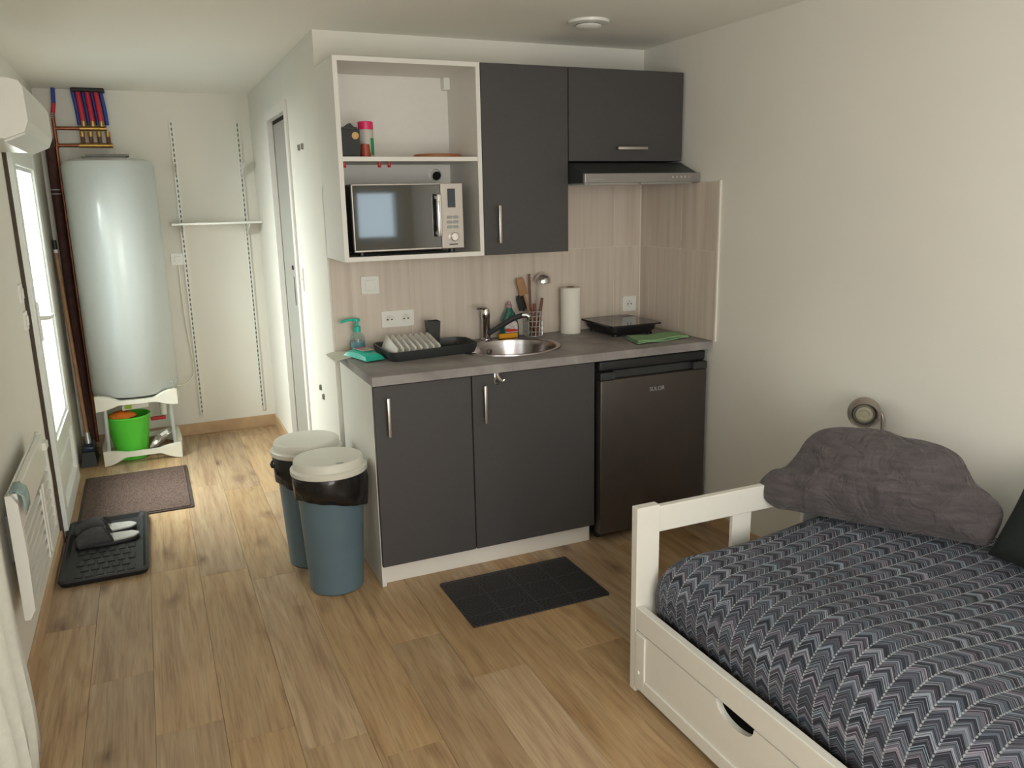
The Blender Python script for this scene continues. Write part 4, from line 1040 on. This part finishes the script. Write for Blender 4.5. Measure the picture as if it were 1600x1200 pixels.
def slipper(cx, cy, ang, label):
    t = thing('slipper', label, 'slipper', (cx, cy, .015), 'pair of grey slippers')
    Mx = Matrix.Translation((cx, cy, .0152)) @ Matrix.Rotation(ang, 4, 'Z')
    L_ = .27
    def half(s): # s 0 heel..1 toe
        return .036+.012*math.sin(math.pi*min(1, s*1.05))+.010*s*(1-s)*2 if s < .93 else .046*math.sqrt(max(0, 1-((s-.93)/.075)**2))+.002
    def outline(k, z):
        pts = []
        for i in range(21): s = i/20; pts.append((L_*(s-.5), -max(.004, half(s)*(math.sin(min(1, s/.12)*math.pi/2)**.6 if s < .12 else 1)-k), z))
        for i in range(20, -1, -1): s = i/20; pts.append((L_*(s-.5), max(.004, half(s)*(math.sin(min(1, s/.12)*math.pi/2)**.6 if s < .12 else 1)-k), z))
        return [tuple(Mx @ Vector(p)) for p in pts]
    b = new(); loft(b, [outline(0, 0), outline(-.001, .008), outline(.001, .014)]); obj('sole', b, BLACKM, t, True)
    b = new(); loft(b, [outline(.004, .0135), outline(.005, .020)]); obj('insole', b, FELTL, t, True)
    b = new(); rings = []
    for i in range(15):
        s = .42+.58*i/14; hw_ = max(.006, half(min(s, .995))+.001); hh = .062*(1-((s-.42)/.6)**2)**.6*(.75+.25*math.sin((s-.42)*5))+.012
        rings.append([tuple(Mx @ Vector((L_*(s-.5)+(.030*(math.sin(math.pi*k/12))**2 if i == 0 else .030*(math.sin(math.pi*k/12))**2*(1-i/14)), hw_*math.cos(math.pi*k/12), .012+hh*math.sin(math.pi*k/12)))) for k in range(13)])
    loft(b, rings, close_ring=False, cap=False); up = obj('upper', b, FELT, t, True)
    s2 = up.modifiers.new('thick', 'SOLIDIFY'); s2.thickness = .005; s2.offset = -1
    b = new(); tube(b, [Vector(p)+Vector((0, 0, .001)) for p in rings[0]], .004, 8); obj('collar_trim', b, BLACKM, t, True)
slipper(-2.628, .425, R(184), 'grey felt slipper at the front of the boot tray')
slipper(-2.640, .560, R(181), 'grey felt slipper behind the other on the tray')

# ------------------------------------------------------------------ water heater
HX, HY, HR = -2.465, 1.935, .250
t = thing('water_heater', 'tall white cylindrical water heater on a stand', 'water heater', (HX, HY, .40))
obj('tank', lathe(new(), [(.02, .398), (.17, .400), (HR-.02, .415), (HR, .445), (HR, 1.775), (HR-.012, 1.800), (HR-.05, 1.815), (.02, 1.822)], (HX, HY, 0), 64), ENAMEL, t, True)
obj('rating_plate', (lambda bb: loft(bb, [[(HX+(HR+.001)*math.cos(R(-42+24*k/6)), HY+(HR+.001)*math.sin(R(-42+24*k/6)), z) for k in range(7)] for z in (.452, .478)], close_ring=False, cap=False))(new()), plain('printed_label', (.50, .54, .54), .4, var=.45, scale=110), t)
b = new()
for dx in (-.06, .06): cyl(b, (HX+dx, HY+.11, .34), (HX+dx, HY+.11, .40), .012)
obj('pipe_stub', b, COPPER, t, True)
t = thing('heater_stand', 'white plastic four-legged stand under the water heater', 'stand', (HX, HY, 0))
def frame_ring(z0, z1, r_o, lob, thin, up):
    b = new(); n_ = 96; ro, ri = [], []
    top = []; bot = []; topi = []; boti = []
    for i in range(n_):
        a = 2*math.pi*i/n_; f = max(0, math.cos(4*(a-math.pi/4)))**1.4     # 1 at the four corners
        sq_ = r_o/(max(abs(math.cos(a)), abs(math.sin(a)))**.85)
        zt_ = z1-(1-f)*(thin if up else 0)-(1-f)*.0; zb_ = z0+(1-f)*(thin if not up else 0)
        zt2 = z1-(1-f)*(.040 if up else .018); zb2 = z0+(1-f)*lob
        top.append((HX+sq_*math.cos(a), HY+sq_*math.sin(a), zt2)); bot.append((HX+sq_*math.cos(a)*1.0, HY+sq_*math.sin(a)*1.0, min(zb2, zt2-.022)))
        topi.append((HX+(sq_-.03)*math.cos(a), HY+(sq_-.03)*math.sin(a), zt2)); boti.append((HX+(sq_-.03)*math.cos(a), HY+(sq_-.03)*math.sin(a), min(zb2, zt2-.022)))
    loft(b, [top, bot, boti, topi, top], cap=False); bmesh.ops.remove_doubles(b, verts=b.verts, dist=1e-5); return b
obj('upper_frame', frame_ring(.345, .440, .240, .030, 0, True), CREAM, t, True)
obj('lower_frame', frame_ring(0, .092, .232, .045, 0, False), CREAM, t, True)
for sx_ in (-1, 1):
    for sy_ in (-1, 1):
        obj('leg', cyl(new(), (HX+sx_*.190, HY+sy_*.190, .075), (HX+sx_*.182, HY+sy_*.182, .352), .013, 14), LGREY, t, True)
obj('support_plate', lathe(new(), [(.13, .385), (.225, .385), (.225, .397), (.13, .397), (.13, .385)], (HX, HY, 0), 48, cap=False), CREAM, t, True)
# things inside the stand
bxx, byy = -2.530, 1.865
t = thing('green_bucket', 'lime green plastic bucket under the water heater', 'bucket', (bxx, byy, 0))
obj('bucket_body', lathe(new(), [(.086, .001), (.090, .004), (.124, .266), (.130, .268), (.130, .278), (.122, .278), (.088, .010), (.002, .010)], (bxx, byy, 0), 40), GREEN, t, True)
b = new()
for k in range(13): pass
tube(b, [(bxx+.130*math.cos(R(180*k/16)), byy+.130*math.sin(R(180*k/16)), .268-.02*math.sin(R(180*k/16))) for k in range(17)], .004, 8); obj('bail', b, GREEN, t, True)
b = new(); rings = []
for k, (rr, zz) in enumerate(((.01, .262), (.06, .258), (.078, .270), (.074, .284), (.06, .297), (.03, .305), (.005, .307))): rings.append([(bxx-.03+rr*(1+.08*math.sin(3*a+k))*math.cos(a), byy-.02+rr*.8*math.sin(a), zz+.004*math.sin(2*a+k)) for a in [2*math.pi*i/24 for i in range(24)]])
loft(b, rings); single('orange_sponge', b, ORANGE, 'orange sponge cloth lying in the green bucket', 'sponge', smooth=True)
b = new(); bx(b, -.075, .075, -.022, .022, -.018, .018, .006); bmesh.ops.transform(b, verts=b.verts, matrix=Matrix.Translation((-2.480, 1.800, .342)) @ Matrix.Rotation(R(-3), 4, 'Y'))
t = thing('heater_thermostat', 'white and green cover box under the water heater', 'box', (-2.48, 1.80, .32)); obj('case', b, GLOSSW, t)
obj('green_mark', box(-2.540, -2.500, 1.7765, 1.778, .330, .354), plain('lime_print', (.30, .50, .02), .5), t)
obj('mounting_arm', cyl(new(), (-2.48, 1.80, .355), (-2.48, 1.80, .3845), .02), GLOSSW, t)
t = thing('safety_valve', 'white drain fitting with red tap under the heater', 'valve', (-2.325, 1.93, .2))
obj('fitting', lathe(new(), [(.016, .235), (.020, .24), (.020, .33), (.016, .335), (.014, .40)], (-2.325, 1.93, 0), 18), GLOSSW, t, True)
obj('tap', box(-2.405, -2.315, 1.915, 1.94, .205, .228, .005), RED, t)
obj('elbow', tube(new(), [(-2.325, 1.93, .24), (-2.325, 1.93, .215), (-2.325, 1.99, .21)], .010, 10), BRASS, t, True)
b = new(); rings = []
for k in range(9):
    s = k/8; c = Vector((-2.425+.135*s, 1.84+.02*math.sin(3*s), .052+.085*s)); rr = .012+.030*math.sin(math.pi*min(1, s*1.1+.1))
    rings.append([c+Vector((0, rr*math.cos(a), rr*(.75+.4*math.sin(3*a+k*1.3))*math.sin(a))) for a in [2*math.pi*i/14 for i in range(14)]])
loft(b, rings); t = thing('cloth_bundle', 'crumpled grey bundle with white tag beside the bucket', 'bundle', (-2.36, 1.84, .02))
obj('cloth', b, SILV, t, True)
b = new(); bx(b, -.024, .024, -.002, .002, -.009, .009); bmesh.ops.transform(b, verts=b.verts, matrix=Matrix.Translation((-2.335, 1.80, .146)) @ Matrix.Rotation(R(-28), 4, 'Y')); obj('tag', b, GLOSSW, t)
b = new(); bx(b, -2.40, -2.30, 1.82, 1.90, .001, .045, .01); obj('fold', b, SILV, t)

# ------------------------------------------------------------------ pipework on the far wall
t = thing('pipe_manifold', 'brass manifold with red and blue pipes above the water heater', 'manifold', (-2.58, 2.15, 1.85))
PY = 2.16
for z, xa, xb in ((2.008, -2.60, -2.452), (1.909, -2.615, -2.43)):
    b = new(); cyl(b, (xa, PY, z), (xb, PY, z), .015, 14); obj('manifold_bar', b, BRASS, t, True)
    b = new(); cyl(b, (-2.735, PY, z), (xa, PY, z), .011, 12); obj('feed_pipe', b, COPPER, t, True)
for k, xx in enumerate((-2.575, -2.525, -2.478)):
    b = new(); tube(b, [(xx, PY-.012, 2.05), (xx-.005, PY-.012, 2.14), (xx-.012, PY-.006, ZC-.002)], .0145, 12); obj('red_pipe', b, REDP, t, True)
    b = new(); cyl(b, (xx, PY-.01, 2.02), (xx, PY-.012, 2.062), .014, 10); obj('compression_fitting', b, BRASS, t, True)
for k, xx in enumerate((-2.602, -2.550, -2.502, -2.452)):
    b = new(); tube(b, [(xx+.004, PY+.020, 2.03), (xx, PY+.020, 2.12), (xx-.012, PY+.015, ZC-.002)], .0125, 12); obj('blue_pipe', b, BLUEP, t, True)
for k, xx in enumerate((-2.590, -2.545, -2.498, -2.450)):
    b = new(); cyl(b, (xx, PY-.004, 1.925), (xx, PY-.004, 1.962), .013, 10); obj('valve_stem', b, WOODD, t, True)
    b = new(); cyl(b, (xx, PY-.004, 1.960), (xx, PY-.004, 1.990), .015, 10); obj('brass_nut', b, BRASS, t, True)
b = new(); bx(b, -2.62, -2.44, PY-.05, PY+.05, ZC-.022, ZC-.001, .006); obj('ceiling_sleeve', b, BLACKM, t)
b = new(); cyl(b, (-2.735, PY, 1.89), (-2.735, PY, 2.09), .011, 12); obj('riser', b, COPPER, t, True)
b = new(); cyl(b, (-2.733, PY, 2.09), (-2.722, PY, 2.15), .012, 12); obj('red_pipe', b, REDP, t, True)
b = new(); cyl(b, (-2.722, PY, 2.15), (-2.715, PY, ZC-.002), .012, 12); obj('blue_pipe', b, BLUEP, t, True)
b = new()
for z in (2.065, 2.078, 2.09): lathe(b, [(.013, 0), (.0145, .003), (.013, .006)], (-2.734, PY, z), 14)
obj('clip_ring', b, CHROME, t, True)
t = thing('copper_riser', 'copper pipe in brown insulation running down the far corner', 'pipe', (-2.77, 2.13, 0))
b = new(); tube(b, [(-2.772, 2.13, .0), (-2.772, 2.13, 1.95)], .026, 14); obj('insulation', b, FOAM, t, True)
b = new(); tube(b, [(-2.738, 2.155, .05), (-2.738, 2.155, 1.90)], .011, 12); obj('copper_pipe', b, COPPER, t, True)
b = new()
for z in (1.62, 1.645): lathe(b, [(.0262, 0), (.028, .004), (.0262, .008)], (-2.772, 2.13, z), 18)
obj('pipe_clip', b, LGREY, t, True)
# slab on the heater top
b = new(); bx(b, -2.60, -2.36, 1.93, 2.09, 1.8225, 1.834, .002); bx(b, -2.58, -2.345, 1.94, 2.085, 1.8345, 1.846, .002)
t = thing('metal_shelf_offcut', 'grey metal bracket pieces lying on the water heater top', 'bracket', (-2.47, 2.0, 1.822)); obj('plate', b, plain('zinc', (.16, .16, .15), .4, .6, var=.2), t)
# broom
t = thing('broom', 'wooden broom with dark bristles leaning in the corner', 'broom', (-2.765, 1.86, 0))
bt, bb_ = Vector((-2.806, 1.985, 1.30)), Vector((-2.768, 1.865, .13))
obj('stick', cyl(new(), bb_, bt, .0115, 12), WOOD, t, True)
ax = (bt-bb_).normalized()
obj('grip', cyl(new(), bt, bt+ax*.055, .0130, 12), BLACK, t, True)
b = new(); cyl(b, bt-ax*.02, bt-ax*.001, .0128, 12); obj('band', b, GLOSSW, t, True)
obj('head', bx(new(), -2.803, -2.734, 1.775, 1.945, .085, .125, .012, 3), plain('blue_black_plastic', (.010, .02, .05), .3), t, True)
b = new(); loft(b, [[(-2.803, 1.775, .088), (-2.734, 1.775, .088), (-2.734, 1.945, .088), (-2.803, 1.945, .088)], [(-2.815, 1.755, .001), (-2.726, 1.755, .001), (-2.726, 1.965, .001), (-2.815, 1.965, .001)]]); obj('bristles', b, BLACKM, t)
b = new(); cyl(b, bb_-ax*.02, bb_+ax*.06, .018, 14, .014); obj('socket', b, LGREY, t, True)

# shelf rails on the far wall
def rail(xx, label):
    t = thing('shelf_rail', label, 'rail', (xx, YF, .12), 'slotted shelf rails')
    b = new(); bx(b, xx-.0125, xx-.0045, YF-.012, YF, .12, 2.065); bx(b, xx+.0045, xx+.0125, YF-.012, YF, .12, 2.065); bx(b, xx-.0045, xx+.0045, YF-.003, YF, .12, 2.065)
    obj('upright', b, GLOSSW, t)
    b = new(); z = .15
    while z < 2.04: bx(b, xx-.0040, xx+.0040, YF-.0036, YF-.0028, z, z+.018); z += .032
    s = obj('slots', b, plain('rail_slot', (.20, .20, .19), .7), t); s['kind'] = 'stuff'
rail(-2.082, 'slotted white shelf rail nearer the water heater'); rail(-1.680, 'slotted white shelf rail nearer the sliding door')
t = thing('wall_shelf', 'thin white shelf on brackets across the slotted rails', 'shelf', (-1.88, 2.1, 1.4))
obj('board', box(-2.150, XS-.004, 1.985, YF-.013, 1.418, 1.432, .002), GLOSSW, t)
for xx in (-2.082, -1.680):
    b = new(); prism(b, [(YF-.0125, 1.34), (YF-.0125, 1.417), (2.0, 1.417), (2.0, 1.408)], xx-.002, xx+.002, 'X'); obj('bracket', b, GLOSSW, t)
for i, xx in enumerate((-2.082, -1.680)):
    b = new(); prism(b, [(YF-.0125, 1.72), (YF-.0125, 1.80), (2.0, 1.80), (2.0, 1.791)], xx-.002, xx+.002, 'X')
    single('shelf_bracket', b, GLOSSW, ('empty white shelf bracket high above the socket', 'empty white shelf bracket high beside the sliding door')[i], 'bracket', 'empty shelf brackets')
# socket and cable on the far wall
t = plate_xz('heater_socket', 'white heater switch on the far wall beside shelf rail', 'socket', -2.170, -2.095, 1.160, 1.235, YF)
obj('rocker', box(-2.150, -2.115, YF-.016, YF-.010, 1.18, 1.215, .002), GLOSSW, t)
b = new(); tube(b, spline([(-2.13, YF-.005, 1.16), (-2.13, YF-.006, .95), (-2.12, YF-.006, .70), (-2.105, YF-.006, .48), (-2.125, YF-.02, .40), (-2.19, YF-.08, .37), (-2.27, 2.06, .40)], 8), .0045, 8)
single('heater_cable', b, CREAM, 'white cable from the far wall switch to the water heater', 'cable', smooth=True)
# small fixings on the corridor wall
for i, (yy, zz, zb) in enumerate(((.475, 1.80, 1), (.385, 1.80, 2), (.375, .650, 3), (.315, .615, 4))):
    lab = ('upper metal wall clip nearer the sliding door', 'upper metal wall clip nearer the kitchen unit', 'lower metal wall clip above the bins, the higher one', 'lower metal wall clip above the bins, the lower one')[i]
    b = new(); bx(b, XS-.006, XS, yy-.009, yy+.009, zz-.014, zz+.014, .002); bx(b, XS-.011, XS-.006, yy-.004, yy+.004, zz-.013, zz+.013, .002)
    single('wall_clip', b, plain('clip_metal', (.30, .29, .26), .4, .5), lab, 'clip', 'metal clips on the corridor wall')
t = thing('door_lock_plate', 'flat white latch plate beside the sliding door', 'plate', (XS, .66, 1.15)); obj('plate', box(XS-.005, XS, .635, .685, 1.10, 1.22, .003), GLOSSW, t); obj('keyhole', lathe(new(), [(.006, 0), (.006, -.001)], (XS-.005, .66, 1.16), 12, 'X'), GREY, t)
